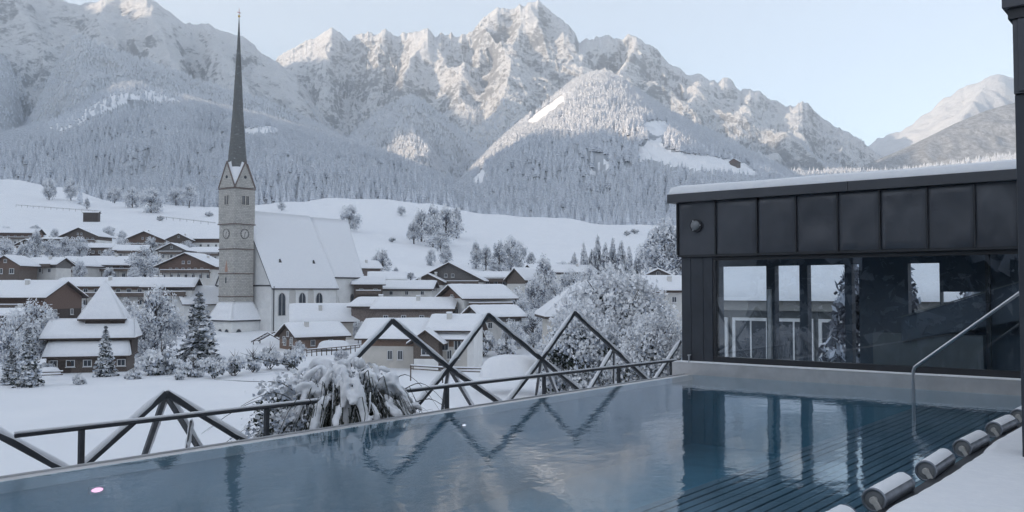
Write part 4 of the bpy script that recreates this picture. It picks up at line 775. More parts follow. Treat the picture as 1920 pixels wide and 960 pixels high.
for i, (a, t_) in enumerate(((1078, 468), (1094, 456), (1110, 462), (1122, 440), (1136, 448), (1150, 446), (1166, 444), (1180, 462), (1196, 470))): T('poplar', a, t_, 545, 300 + (i * 37) % 25, ['first poplar from the left in the frosted row', 'second poplar from the left in the row', 'third poplar, slightly shorter than its right neighbour', 'tallest poplar of the frosted row', 'poplar just right of the tallest one', 'sixth poplar from the left in the row', 'seventh poplar, with a straight tall top', 'eighth poplar, near the right end of the row', 'last poplar at the right end of the row'][i], 24, 'row of frosted poplars')
T('round', 1075, 506, 566, 262, 'frosted tree at the left foot of the poplars', 60); T('round', 1105, 500, 560, 270, 'frosted tree under the poplars above the villa roof', 60)
T('round', 1150, 505, 560, 280, 'frosted tree under the right half of the poplars', 70); T('round', 1216, 452, 520, 330, 'frosted tree between the poplars and the tall spruce', 56)
T('tall', 1246, 404, 525, 310, 'tall spruce rising left of the pavilion corner', 74); T('tall', 1278, 420, 525, 305, 'spruce half hidden by the pavilion corner', 60)
# the big bushy tree beyond the pool
bb = T('bigbush', 1160, 514, 800, 52, 'big bushy tree with snow clumps on dark leaves, beside the pavilion', ground=False); 
for c in bb.children: c.scale = (3.75, 3.75, 4.4)
b2 = T('bigbush', 1095, 590, 800, 47, 'lower snowy bush at the left foot of the big bushy tree', ground=False)
for c in b2.children: c.scale = (2.5, 2.5, 3.3)
b2 = T('bigbush', 1225, 600, 800, 44, 'lower snowy bush between the big bushy tree and the pavilion corner', ground=False)
for c in b2.children: c.scale = (2.2, 2.2, 2.8)
# ---- odds and ends of the gardens
def mound(px, py, Y, w_, d_, h_, label, name='snow_mound'):
    n = 22; u = np.linspace(-1, 1, n); U_, V_ = np.meshgrid(u, u, indexing='ij'); r_ = np.clip(1 - (U_ ** 4 + V_ ** 4), 0, 1) ** .45
    p = at(px, py, Y); o = link(name, grid_mesh(name, U_ * w_ / 2, V_ * d_ / 2, h_ * r_ + .15 * (fbm(U_ * 3, V_ * 3, px) - .5) * (r_ > 0) - .3), 'snow_roof', loc=p, rotz=R(px % 40 - 20)); tag(o, label, 'snow mound'); return o
mound(960, 702, 118, 7.6, 6, 2.8, 'broad flat snow mound between the second and third steel peaks'); mound(626, 650, 186, 6.5, 4, 1.6, 'rounded snow mound right of the brown cottage'); mound(90, 702, 140, 3, 3, 1.4, 'small snow mound left of the hall')
def rail_fence(pts, label, h_=1.1, step=3.0, mat='old_wood'):
    W3 = [at(*p) for p in pts]; root = empty('garden_fence', label, 'fence', W3[0]); o0 = W3[0]
    for a, b in zip(W3, W3[1:]):
        n = max(1, int((b - a).length / step))
        for i in range(n): q = a.lerp(b, i / n) - o0; MB().box(q.x - .08, q.y - .08, q.z - 1, q.x + .08, q.y + .08, q.z + h_).obj('post', mat, root)
        for zz in (h_ * .55, h_ - .1): MB().bar(a - o0 + Vector((0, 0, zz)), b - o0 + Vector((0, 0, zz)), .06, .14).obj('rail', mat, root)
        MB().bar(a - o0 + Vector((0, 0, h_ + .05)), b - o0 + Vector((0, 0, h_ + .05)), .22, .16).obj('rail_snow', 'snow_roof', root, bevel=.05)
rail_fence([(770, 700, 122), (830, 704, 121), (905, 706, 120)], 'dark rail fence capped with snow below the villa'); rail_fence([(60, 712, 133), (118, 710, 134)], 'short dark fence at the edge of the snow field left of the hall')
rail_fence([(420, 652, 205), (470, 656, 200), (530, 668, 190)], 'snow-capped garden fence in front of the church porch'); rail_fence([(300, 408, 640), (404, 420, 600)], 'field fence across the meadow left of the belfry', step=8); rail_fence([(30, 386, 760), (190, 398, 700)], 'long dark field fence across the upper left meadow', step=8)
rail_fence([(575, 668, 175), (640, 662, 178), (700, 655, 182)], 'pale picket fence behind the drooping grass clump', 1.3, .9)
# arbour in front of the church
ap = at(508, 652, 200); ar = empty('arbour', 'low wooden arbour with a snowy trellis gable in front of the church wall', 'arbour', ap, R(-12))
for x in (-3.4, 3.4):
    for y in (-1.5, 1.5): MB().box(x - .08, y - .08, -1.5, x + .08, y + .08, 1.4).obj('post', 'wood_dark', ar)
for k in range(9):
    x = -3.6 + .9 * k; z = 1.4 + 1.9 * (1 - abs(x) / 3.9); MB().box(x - .06, -1.7, z - .12, x + .06, 1.7, z).obj('slat', 'wood_dark', ar)
for s_ in (-1, 1):
    for y in (-1.6, 1.6): MB().bar((s_ * 3.9, y, 1.3), (0, y, 3.35), .12, .2).obj('rafter', 'wood_dark', ar); MB().bar((s_ * 3.95, y, 1.5), (0, y, 3.55), .3, .2).obj('rafter_snow', 'snow_roof', ar, bevel=.06)
# farm track posts and tiny vegetation on the meadows
for i, (a, b_, Y) in enumerate(((300, 412, 640), (392, 404, 640), (735, 452, 600), (1175, 440, 800), (1190, 436, 820))): T('shrub', a, b_ - 7, b_ + 1, Y, ['tiny bush on the meadow left of the fence', 'tiny bush on the meadow beside the belfry', 'tiny bush on the slope above the choir', 'left of two tiny bushes on the right meadow', 'right of two tiny bushes on the right meadow'][i], 16)

FT = [(20, 480, 512, 300, 30), (60, 500, 520, 280, 26), (98, 490, 518, 330, 24), (112, 522, 560, 235, 30), (140, 556, 590, 210, 34), (236, 560, 600, 210, 40), (206, 500, 524, 330, 24), (250, 508, 530, 300, 26), (300, 504, 530, 300, 30), (322, 452, 474, 430, 22), (204, 424, 448, 480, 26), (228, 432, 452, 470, 22), (66, 420, 446, 480, 24), (12, 424, 446, 500, 22), (392, 600, 640, 215, 26), (340, 500, 526, 310, 22),
      (690, 536, 562, 255, 22), (702, 556, 586, 225, 24), (690, 590, 622, 180, 26), (672, 600, 640, 182, 24), (836, 536, 556, 250, 26), (770, 510, 524, 320, 22), (868, 528, 548, 260, 20), (935, 560, 600, 205, 34), (985, 520, 560, 250, 36), (950, 585, 625, 180, 36), (1030, 600, 650, 150, 40), (1060, 540, 590, 210, 46), (1090, 560, 600, 190, 40), (1190, 500, 540, 260, 44), (1240, 510, 545, 240, 44), (908, 590, 622, 185, 26), (742, 640, 676, 168, 18), (925, 488, 510, 380, 24), (1055, 490, 520, 350, 34), (1010, 490, 512, 380, 26), (1160, 470, 520, 330, 40), (640, 655, 682, 172, 34), (560, 640, 668, 180, 30)]
FW = ['left edge', 'brown cabin', 'white slope', 'biggest roof', 'hall pyramid', 'long row house', 'ochre post', 'round tree', 'wide dark chalet', 'broad chalet', 'highest farmhouse', 'low barn', 'upper left house', 'upper left corner of the village', 'church porch', 'row house end', 'choir wall', 'narrow brown house', 'villa roof', 'barn gable', 'long snowy roof', 'low house by the inn', 'pale gabled chalet', 'chalet garden', 'inn wing', 'villa garden', 'steel peak', 'cream villa', 'cream villa roof', 'poplars', 'pavilion corner', 'annex roof', 'villa wall', 'inn roof', 'capped chimney', 'pointed trees', 'last poplar', 'picket fence', 'white arbour']
for i, (a, t_, b_, Y, w_) in enumerate(FT): T('round' if i % 3 else 'tall', a, t_, b_, Y, ['small frosted tree next to the ', 'frosted garden tree near the ', 'low frosted bush beside the '][i % 3] + FW[i], w_, 'frosted garden trees of the village')

rr_ = random.Random(99); AREA = [(0, 400, 500, 640), (690, 1000, 540, 625), (1010, 1270, 510, 600), (70, 400, 445, 510)]
WHERE = ['over the lower left village', 'between the inn and the villa', 'below the row of poplars', 'over the upper left village']
ORD = ['leftmost', 'second from the left', 'third from the left', 'fourth from the left', 'fifth from the left', 'sixth from the left', 'seventh from the left', 'fifth from the right', 'fourth from the right', 'third from the right', 'second from the right', 'rightmost']
for k, (x0_, x1_, y0_, y1_) in enumerate(AREA):
    for i in range(12):
        px_ = x0_ + (x1_ - x0_) * (i + rr_.uniform(.15, .85)) / 12; py_ = rr_.uniform(y0_, y1_); Y_ = 150 + (700 - py_) ** 2 * .0052 + (700 - py_) * .2; w_ = rr_.uniform(24, 46) * (230 / Y_) ** .7
        T(rr_.choice(('round', 'tall', 'round')), px_, py_ - w_ * rr_.uniform(.9, 1.4), py_, Y_, ORD[i] + ' of the small frosted trees scattered ' + WHERE[k], w_, 'small frosted trees scattered among the village houses')

# ================================================================== POOL, PAVILION, TERRACE (pool frame: x across the pool, y along it)
m_simple('steel_band', (.62, .61, .61), .36, .12, 3, metal=.45, bump=.05); m_simple('steel', (.55, .56, .58), .28, .1, 4, metal=.9, bump=.02)
m_simple('roller_steel', (.27, .29, .325), .38, .3, 6, metal=.75, bump=.1); m_simple('cap_grey', (.20, .21, .22), .6, .2, 8); m_simple('bracket_white', (.48, .465, .44), .5, .2, 20)
m_simple('pool_basin', (.15, .29, .35), .6, .12, 2, bump=.05); m_simple('slat_grey', (.17, .205, .23), .6, .25, 3, vec=(3, .4, 3)); m_simple('slab', (.2, .2, .21), .9, .2, 1)
m_simple('bench_light', (.30, .38, .42), .6, .15, 2); m_simple('dark_inside', (.10, .12, .15), .6, .2, 1); m_simple('inside_grey', (.16, .175, .185), .5, .15, 1); m_simple('inside_floor', (.06, .065, .07), .35, .2, 1)
m_simple('grass_blade', (.045, .05, .042), .8, .35, 5); m_simple('eave_grey', (.25, .25, .24), .7, .1, 2)
def m_panel():
    b = NB('dark_cladding'); v = b.coord(); n = b.noise(1.3, v, 3); k = b.noise(14, b.coord((1, 1, .4)), 4)
    b.base(b.ramp(n, [(.3, (.068, .073, .086)), (.7, (.092, .098, .112))])); b.b.inputs['Metallic'].default_value = .3
    b.rough(b.math('ADD', b.math('MULTIPLY', k, .22), .26)); b.bump(n, .12, .03)
m_panel()
m_simple('fascia_metal', (.082, .086, .096), .4, .12, 2, metal=.3, bump=.05); m_simple('column_metal', (.05, .056, .068), .45, .15, 2, metal=.2, bump=.05); m_simple('seam_dark', (.025, .027, .032), .5, .1)
def m_glasslike(name, tint, rough, f0, ripple=None, refl=(1, 1, 1)):
    # Schlick reflection over a clear tinted body (same from both sides, so daylight reaches what lies below)
    b = NB(name); t = b.t; t.nodes.remove(b.b); tr = b.n('ShaderNodeBsdfTransparent'); gl = b.n('ShaderNodeBsdfGlossy'); lw = b.n('ShaderNodeLayerWeight'); mx = b.n('ShaderNodeMixShader')
    tr.inputs[0].default_value = (*tint, 1); gl.inputs['Roughness'].default_value = rough; gl.inputs[0].default_value = (*refl, 1); lw.inputs[0].default_value = .5
    if ripple:
        v = b.coord((1, 1, 1)); a = b.noise(1.1, b.coord((1.3, .7, 1)), 2, .5); c = b.noise(7.5, b.coord((1.0, .75, 1)), 3, .55); bp = b.n('ShaderNodeBump'); bp.inputs['Strength'].default_value = 1; bp.inputs['Distance'].default_value = 1
        h = b.math('ADD', b.math('MULTIPLY', a, ripple[0]), b.math('MULTIPLY', c, ripple[1])); b.l(h, bp.inputs['Height']); b.l(bp.outputs[0], gl.inputs['Normal'])
    f = b.math('ADD', b.math('MULTIPLY', b.math('POWER', lw.outputs['Facing'], 5.0), 1 - f0), f0)
    b.l(f, mx.inputs[0]); b.l(tr.outputs[0], mx.inputs[1]); b.l(gl.outputs[0], mx.inputs[2]); b.l(mx.outputs[0], b.out.inputs[0])
m_glasslike('pool_water_surface', (.66, .84, .93), .015, .02, (.0055, .0018), (.94, .97, 1.0)); m_glasslike('pavilion_glass', (.93, .96, .98), .0, .06)
def L(name, label, cat, group=None, kind=None):
    o = empty(name, label, cat, (0, 0, 0), ROT, group)
    if kind: o['kind'] = kind
    return o
def S_(o, kind='structure'): o['kind'] = kind; return o
XE, YF, XD = -8.25, 15.80, -2.0
# water
gxn, gyn = np.meshgrid(np.linspace(XE + .12, XD - .12, 60), np.linspace(-5, YF - .08, 160), indexing='ij')
S_(link('water', grid_mesh('water', gxn, gyn, gxn * 0), 'pool_water_surface', None, (0, 0, 0), ROT))
# basin
bs = MB(); bs.box(XE, -5.2, -1.45, XD, YF, -1.3); bs.box(XE - .0, -5.2, -1.3, XE + .1, YF, -.012); bs.box(XD - .1, -5.2, -1.3, XD, YF, -.012); bs.box(XE + .1, YF - .06, -1.3, XD - .1, YF, -.012); bs.box(XE + .1, -5.2, -1.3, XD - .1, -5.05, -.012)
S_(bs.obj('pool_basin', 'pool_basin', None, (0, 0, 0), ROT))
lp = L('pool_edge', 'brushed steel overflow edge along the far side of the infinity pool', 'pool edge')
MB().box(XE - .04, -5.2, -.10, XE + .125, YF - .02, -.004).obj('overflow_lip', 'steel_band', lp); MB().box(XE - .075, -5.2, -.14, XE - .043, YF - .02, .012).obj('outer_rim', 'steel', lp)
MB().box(XE - .12, -5.2, -1.6, XE - .08, YF - .02, -.1).obj('outer_wall', 'steel_band', lp)
# submerged slatted bench
bn = L('underwater_bench', 'submerged bench of thin parallel grey slats along the near side of the pool', 'bench')
MB().box(-4.02, -4.5, -1.3, -2.12, YF - .1, -.27).obj('bench_body', 'bench_light', bn)
sm_ = MB().box(-.045, -4.5, -.268, .045, YF - .12, -.25).mesh('slat'); sm_.materials.append(MATS['slat_grey'])
for i in range(17): link('slat', sm_, None, bn, (-3.97 + i * .1125, 0, random.uniform(-.004, .004)))
# underwater spots on the far wall
b = NB('pale_glow'); b.b.inputs['Emission Color'].default_value = (1, .82, .84, 1); b.b.inputs['Emission Strength'].default_value = .9; b.base((.8, .7, .7))
b = NB('pink_glow'); b.b.inputs['Emission Color'].default_value = (1, .36, .52, 1); b.b.inputs['Emission Strength'].default_value = 1.3; b.base((.8, .6, .65))
for (px, py), lb in zip(((180, 918), (868, 797)), ('glowing pink underwater spot near the left end of the pool wall', 'small pale underwater spot on the pool wall behind the grass clump')):
    q = onx(px, py, XE + .1); w_ = loc2w(q.x, q.y, q.z); r_ = empty('underwater_light', lb, 'lamp', w_, ROT, 'underwater spots in the pool wall')
    k = .8 if px < 500 else .5; MB().box(0, -.09 * k, -.035, .02, .09 * k, .035).obj('rim', 'steel', r_, bevel=.008); ln = MB().tube([(.021, 0, 0), (.027, 0, 0)], .022, 20).obj('lens', 'pink_glow' if px < 500 else 'pale_glow', r_); ln.scale = (1, 3.0 * k, 1.1 * k)
# terrace slab, hotel mass below, deck and snow
sb = MB(); sb.box(XE - .12, -6, -3.2, 7, 24, -1.46); sb.box(XE - 4.2, -6, -3.2, XE - .125, 24, -1.62); sb.box(XD + .003, -6, -1.45, 7, 24, .03)
htl = L('hotel', 'hotel building whose roof carries the infinity pool', 'building'); sb.obj('terrace_slab', 'slab', htl); MB().box(XE - 3.4, -5.5, -14, 6.5, 23.5, -3.21).obj('wall', 'plaster', htl)
gxn, gyn = np.meshgrid(np.linspace(XE - 4.2, XE - .13, 40), np.linspace(-6, 24, 120), indexing='ij'); S_(link('terrace_snow', grid_mesh('terrace_snow', gxn, gyn, -1.42 + .1 * fbm(gxn, gyn, 4)), 'snow_near', None, (0, 0, 0), ROT))
MB().box(XD - .0, -5.2, .031, XD + .28, YF - .05, .055).obj('coping', 'seam_dark', htl)
xs = np.concatenate([np.linspace(0, .12, 8) ** 1, np.linspace(.14, 6.4, 90)]); ys = np.linspace(-5.5, YF - .05, 260); gxn, gyn = np.meshgrid(xs, ys, indexing='ij')
edge = XD + .06 + .09 * fbm(gyn * .9, gyn * 0, 8, 3) + .02 * fbm(gyn * 6, gyn * 0, 9, 2); zz = .045 + .125 * np.clip(gxn / .12, 0, 1) ** .45 + .05 * (fbm((gxn + edge) * .8, gyn * .8, 2) - .5) * np.clip(gxn * 2, 0, 1) + .008 * (fbm(gxn * 7, gyn * 7, 12) - .5) * np.clip(gxn * 4, 0, 1)
S_(link('deck_snow', grid_mesh('deck_snow', gxn + edge, gyn, zz), 'snow_near', None, (0, 0, 0), ROT))
# headrest rollers
ROLL = [onz(1655, 921, .10), onz(1757, 872, .10), onz(1838, 834, .10), onz(1908, 802, .10)]
ry = [w2loc(q).y for q in ROLL]; print('rollers', [tuple(round(c, 2) for c in w2loc(q)) for q in ROLL]); ry = [ry[0] - 1.36] + ry + [ry[-1] + 1.36]
LB = ['headrest roller at the bottom edge of the picture, only its snowy top showing', 'first full headrest roller from the bottom, with snow on top', 'second full headrest roller, its pale bracket facing the viewer', 'third full headrest roller, below the bend of the steel handrail', 'headrest roller cut by the dark pillar', 'farthest headrest roller, behind the dark pillar']
RR, RL = .081, .72
for i, y in enumerate(ry):
    r_ = empty('headrest_roller', LB[i], 'headrest', loc2w(-2.05, y, .105), ROT + R(random.uniform(-2, 2)), 'steel headrest rollers along the pool edge')
    MB().tube([(0, -RL / 2, 0), (0, RL / 2, 0)], RR, 36, cap=False).obj('roller_body', 'roller_steel', r_, smooth=True)
    for s_ in (-1, 1):
        e = MB(); e.tube([(0, s_ * (RL / 2 - .015), 0), (0, s_ * (RL / 2 + .004), 0)], RR + .003, 36); 
        q = [(0, s_ * (RL / 2 + .005), 0), (0, s_ * (RL / 2 + .022), 0)]; ec = MB()
        ec.tube([(0, s_ * (RL / 2 - .01), 0), (0, s_ * (RL / 2 - .004), 0)], RR * .93, 32); e2 = MB()
        ringp = [(RR * .96 * cos(t), s_ * RL / 2, RR * .96 * sin(t)) for t in np.linspace(0, 2 * pi, 33)]; e2.tube(ringp, .011, 6, cap=False)
        ec.obj('end_cap', 'cap_grey', r_); e2.obj('end_rim', 'roller_steel', r_, smooth=True)
        br = MB(); yb = s_ * (RL / 2 + .022); br.tube([(-.0, yb - s_ * .03, .0), (0, yb + s_ * .012, 0)], .026, 14); br.bar((0, yb, .012), (.075, yb, -.11), .036, .03, (0, s_, 0)); br.obj('bracket', 'bracket_white', r_, bevel=.004)
    sn = MB(); m_ = 22; k_ = 11; vs = []
    for a in range(m_ + 1):
        yy = -RL / 2 + .01 + (RL - .02) * a / m_; e_ = 0 if a in (0, m_) else 1
        for c in range(k_):
            t = pi * (.20 + .50 * c / (k_ - 1)); rr = RR + .002 + (.008 + .005 * random.random()) * e_ * sin(pi * c / (k_ - 1)) ** .6; vs.append((rr * cos(t), yy, rr * sin(t)))
    sn.add(vs, [(a * k_ + c, a * k_ + c + 1, (a + 1) * k_ + c + 1, (a + 1) * k_ + c) for a in range(m_) for c in range(k_ - 1)]); sn.obj('roller_snow', 'snow_near', r_, smooth=True)
# steel handrail
hr = L('handrail', 'bent stainless steel handrail rising from the water at the pool steps', 'handrail'); A0 = ony(1712, 690, 13.75); B0 = ony(1909, 551, 13.75); print('rail', A0, B0)
d_ = (B0 - A0).normalized(); pts = [Vector((A0.x, A0.y, -1.28))] + [Vector((A0.x, A0.y, A0.z - .1)), Vector((A0.x + .003, A0.y, A0.z - .04)), A0 + d_ * .03 + Vector((0, 0, -.002)), A0 + d_ * .09, B0 + d_ * 1.0]
pts += [B0 + d_ * 1.08 + Vector((0, 0, -.05)), B0 + d_ * 1.1 + Vector((0, 0, -.2)), Vector((B0.x + d_.x * 1.1, B0.y, .1))]
MB().tube(pts, .0235, 14).obj('rail_tube', 'steel', hr, smooth=True); MB().tube([(pts[-1].x, A0.y, .04), (pts[-1].x, A0.y, .2)], .05, 16).obj('floor_flange', 'steel', hr)
# ---- pavilion
pv_ = L('pavilion', 'dark metal-clad pool pavilion with a snow-covered flat roof and a wide glass front', 'building')
seams = [ony(px, 420, YF).x for px in (1271, 1342, 1420, 1493, 1571, 1650, 1739, 1828, 1910)]; stp = seams[-1] - seams[-2]; seams += [seams[-1] + stp * k for k in range(1, 10)]
X0, X1, YB = seams[0], seams[-1], 17.35; Z1, Z2, Z3 = 2.27, 3.30, 3.47; ZW = ony(1300, 680, YF).z; print('pav', X0, seams, ZW, ony(1271, 478, YF).z, ony(1271, 378, YF).z, ony(1256, 362, YF - .1).z, ony(1905, 297, YF - .1).z)
for i in range(len(seams) - 1):
    a, c = seams[i] + .012, seams[i + 1] - .012; n = 15; u, v = np.meshgrid(np.linspace(0, 1, n), np.linspace(0, 1, n), indexing='ij')
    bul = (np.clip(u / .06, 0, 1) * np.clip((1 - u) / .06, 0, 1) * np.clip(v / .06, 0, 1) * np.clip((1 - v) / .06, 0, 1)) * (.014 + .060 * (fbm(u * 1.7 + i * 9, v * 1.7, 5, 2) - .5))
    link('panel', grid_mesh('panel', a + (c - a) * u, YF - .0 - bul, Z1 + .02 + (Z2 - Z1 - .02) * v), 'dark_cladding', pv_)
smm = MB().box(-.013, -.042, Z1 + .02, .013, .0, Z2 - .002).mesh('seam'); smm.materials.append(MATS['seam_dark'])
for s_ in seams: link('seam', smm, None, pv_, (s_, YF, 0))
MB().box(X0 + .0, YF + .015, Z1, X1, YB, Z2).obj('upper_wall', 'seam_dark', pv_); MB().box(X0 - .012, YF - .012, Z1 - .025, X1, YF + .4, Z1 + .018).obj('drip_edge', 'seam_dark', pv_)
MB().box(X0 - .17, YF - .12, Z2 + .003, ony(1589, 350, YF - .12).x, YB + .2, Z3).obj('roof_fascia', 'fascia_metal', pv_, bevel=.006); MB().box(ony(1589, 350, YF - .12).x + .004, YF - .12, Z2 + .003, X1, YB + .2, Z3).obj('roof_fascia', 'fascia_metal', pv_, bevel=.006)
sn = MB(); snow_slab(sn, lambda u, v: (X0 - .15 + (X1 - X0 + .1) * u, YF - .10 + (YB + .28 - YF) * v, Z3), 60, 16, .155, 3); sn.obj('roof_snow', 'snow_near', pv_, smooth=True)
xw = ony(1337, 600, YF + .06).x; x_c = [X0 + .04, ony(1296, 600, YF + .05).x, ony(1319, 600, YF + .05).x, xw]
for i in range(3): MB().box(x_c[i] + .004, YF + .05, ZW + .02, x_c[i + 1] - .004, YF + .35, Z1 - .03).obj('column_panel', 'column_metal', pv_, bevel=.006)
MB().box(x_c[0] + .01, YF + .06, ZW, xw - .01, YF + .34, Z1 - .026).obj('column_core', 'seam_dark', pv_)
wf = MB(); zb_ = ZW + .13; wf.box(xw, YF + .06, ZW, X1, YF + .2, zb_); wf.box(xw, YF + .06, Z1 - .10, X1, YF + .2, Z1 - .028); wf.box(xw, YF + .062, zb_ + .002, xw + .06, YF + .2, Z1 - .102)
wfo = wf.obj('window_frame', 'seam_dark', pv_)
jx = [xw + .062, ony(1853, 650, YF + .1).x, X1 - .02]
for a, c in zip(jx, jx[1:]): MB().box(a + .003, YF + .10, zb_, c - .003, YF + .112, Z1 - .1).obj('glass_pane', 'pavilion_glass', pv_)
# sill band in brushed steel with a strip of snow
MB().box(X0 - .12, YF - .05, -.25, X1, YF + .055, ZW - .004).obj('sill_band', 'steel_band', pv_); sn = MB(); snow_slab(sn, lambda u, v: (X0 - .1 + (X1 - X0) * u, YF - .035 + .09 * v, ZW - .003), 90, 4, .028, 2); sn.obj('sill_snow', 'snow_near', pv_, smooth=True)
# inside and back wall with its openings
FZ = .12; MB().box(X0, YF + .36, FZ - .1, X1, YB, FZ).obj('floor', 'inside_floor', pv_); MB().box(X1 - .2, YF + .36, FZ, X1 - .05, YB, Z1).obj('side_wall', 'dark_inside', pv_)
yb = YB - .2; ops = [(1349, 1437), (1453, 1499), (1514, 1584), (1597, 1611), (1703, 1762), (1764, 1850)]; ox = [(ony(a, 550, yb).x, ony(c, 550, yb).x) for a, c in ops]; zt_ = ony(1400, 499, yb).z; z0_ = FZ + .12
wl = MB(); prev = X0 + .02
for k, (a, c) in enumerate(ox):
    wl.box(prev, yb, FZ, a, yb + .2, Z1); zlo = z0_ if k < 4 else ony(1730, 596, yb).z; zt_ = ony(1400, 499, yb).z if k < 5 else ony(1800, 547, yb).z
    wl.box(a, yb + .002, FZ, c, yb + .198, zlo); wl.box(a, yb + .002, zt_, c, yb + .198, Z1); prev = c
wl.box(prev, yb, FZ, X1 - .2, yb + .2, Z1); wl.obj('back_wall', 'dark_inside', pv_)
xx = ony(1441, 550, yb - .1).x; MB().box(xx - .035, yb - .08, FZ, xx + .035, yb - .01, zt_ + .05).obj('inner_post', 'frame_white', pv_)
MB().box(ony(1640, 650, 16.8).x, 16.7, FZ, ony(1846, 650, 16.8).x, 16.95, ony(1700, 626, 16.7).z).obj('counter', 'inside_grey', pv_)
MB().box(ony(1850, 650, 16.5).x, 16.5, FZ, ony(1856, 650, 16.5).x + .02, 16.56, Z1).obj('inner_post', 'seam_dark', pv_)
ii = MB(); ii.prism([ony(1690, 596, 16.62), ony(1915, 529, 16.62), ony(1915, 600, 16.62), ony(1690, 640, 16.62)], (0, .05, 0)); ii.obj('stair_stringer', 'dark_inside', pv_); ii = MB(); ii.bar(ony(1690, 594, 16.6), ony(1915, 527, 16.6), .03, .02); ii.obj('stair_rail', 'inside_grey', pv_)
# round wall lamp on the first panel
q = ony(1306, 423, YF); wlm = empty('wall_lamp', 'round dark wall lamp on the leftmost cladding panel', 'lamp', loc2w(q.x, q.y - .012, q.z), ROT)
MB().tube([(0, 0, 0), (0, -.035, 0)], .125, 28).obj('base', 'seam_dark', wlm, bevel=.006); MB().tube([(0, -.03, 0), (0, -.06, 0), (0, -.085, 0), (0, -.098, 0)], [.095, .088, .06, .015], 24).obj('dome', 'cap_grey', wlm, smooth=True)
for k in range(3): t = k * 2.1; MB().tube([(.1 * cos(t), -.036, .1 * sin(t)), (.1 * cos(t), -.045, .1 * sin(t))], .012, 8).obj('screw', 'steel', wlm)
q = ony(1292, 677, YF - .02); vt = empty('valve', 'small metal tap on the sill at the pavilion corner', 'tap', loc2w(q.x, q.y, ZW + .0), ROT); MB().tube([(0, 0, -.01), (0, 0, .14)], .018, 10).bar((-.03, 0, .14), (.04, 0, .15), .02, .02).obj('tap_body', 'steel', vt)
# neighbour building seen through the glass
nb = L('neighbour_building', 'low building with a snowy pitched roof seen through the pavilion glass', 'building'); ya = 33.0
a_, c_ = ony(1300, 560, ya).x, ony(1960, 560, ya).x; ze_ = ony(1450, 562, ya).z
MB().box(a_, ya + .4, -13, c_, ya + 12, ze_ - .45).obj('wall', 'inside_grey', nb); MB().box(a_ - .3, ya, ze_ - .42, c_, ya + 12, ze_ - .05).obj('eave_board', 'eave_grey', nb)
sn = MB(); snow_slab(sn, lambda u, v: (a_ - .4 + (c_ - a_ + .5) * u, ya - .2 + 9 * v, ze_ - .04 + v * 2.6), 20, 10, .3, 6); MB().prism([(a_ - .35, ya - .1, ze_ - .05), (a_ - .35, ya + 9, ze_ + 2.5), (a_ - .35, ya + 12, ze_ - .05)], (c_ - a_ + .4, 0, 0)).obj('roof', 'wood_dark', nb); sn.obj('roof_snow', 'snow_roof', nb, smooth=True)
for x in np.arange(a_ + .6, c_, 1.7): window(nb, -pi / 2, x, ya + .32, ze_ - 2.9, 1.5, 2.2)
for px_, py_, yy, sc_ in ((1640, 480, 26.5, 1), (1890, 476, 27.5, 1.1)):
    q = ony(px_, 560, yy); r_ = empty('dark_fir', 'dark bare-branched fir seen through the %s of the pavilion glass' % ('middle' if px_ < 1700 else 'right part'), 'tree', loc2w(q.x, q.y, -3.0), ROT)
    for nm, me, mt in (('crown', crown_mesh('crown', 70 + int(sc_ * 5), 5200, 'tall', .05, 60, .74), None), ('trunk', TM['tall', 0][1], None)):
        o = link(nm, me, None, r_, (0, 0, 3.0)); o.scale = (2.6 * sc_, 2.6 * sc_, 3.2)
# ---- lower railing beyond the pool edge
XR = -9.25; rl = L('railing', 'thin dark tube railing capped with snow behind the infinity edge', 'railing'); a, c = onx(28, 817, XR), onx(1268, 676, XR); print('railing', a, c)
MB().tube([a, c], .024, 10).obj('top_rail', 'beam_metal', rl, smooth=True); MB().tube([a + Vector((0, 0, .028)), c + Vector((0, 0, .028))], .024, 8, flat=.62).obj('rail_snow', 'snow_near', rl, smooth=True)
for px in (153, 500, 838, 1020, 1160, 1258):
    q = onx(px, 817 - (px - 28) * .1137, XR); MB().box(q.x - .025, q.y - .025, -1.6, q.x + .025, q.y + .025, q.z - .02).obj('post', 'beam_metal', rl)
# ---- zigzag steel frames
XP, XQ = -9.75, -10.9
def frame(name, label, beams, hubs=()):
    o = L(name, label, 'steel frame', 'zigzag steel frames behind the pool')
    for (ax, ay, ap), (bx_, by, bp), wd in beams:
        A_, B_ = onx(ax, ay, ap), onx(bx_, by, bp)
        if B_.z > A_.z: A_, B_ = B_, A_
        if by > 700 or ay > 700: 
            k = (A_.z + 1.62) / (A_.z - B_.z); B_ = A_ + (B_ - A_) * min(k, 3.0)
        d = (B_ - A_).normalized(); s2 = d.cross(Vector((1, 0, 0))).normalized()
        bm_ = MB().bar(A_, B_, wd * .8, wd, (1, 0, 0) if False else (0, 0, 1)).obj('beam', 'beam_metal', o, bevel=.006)
        hor = (Vector((d.x, d.y, 0))).length
        if hor > .42:    # snow lies on the sloping beams
            up = s2 if s2.z > 0 else -s2; nseg = max(3, int((B_ - A_).length / .22)); s3 = MB(); pp = []; rr = []
            for i in range(nseg + 1):
                t = i / nseg; pp.append(A_.lerp(B_, t) + up * (wd * .5 + .006)); rr.append((.029 + .013 * random.random()) * (1 if 0 < i < nseg else .35) * min(1, .6 + hor * .5))
            s3.tube(pp, rr, 8); s3.obj('beam_snow', 'snow_near', bm_, smooth=True)
    return o
W = .068
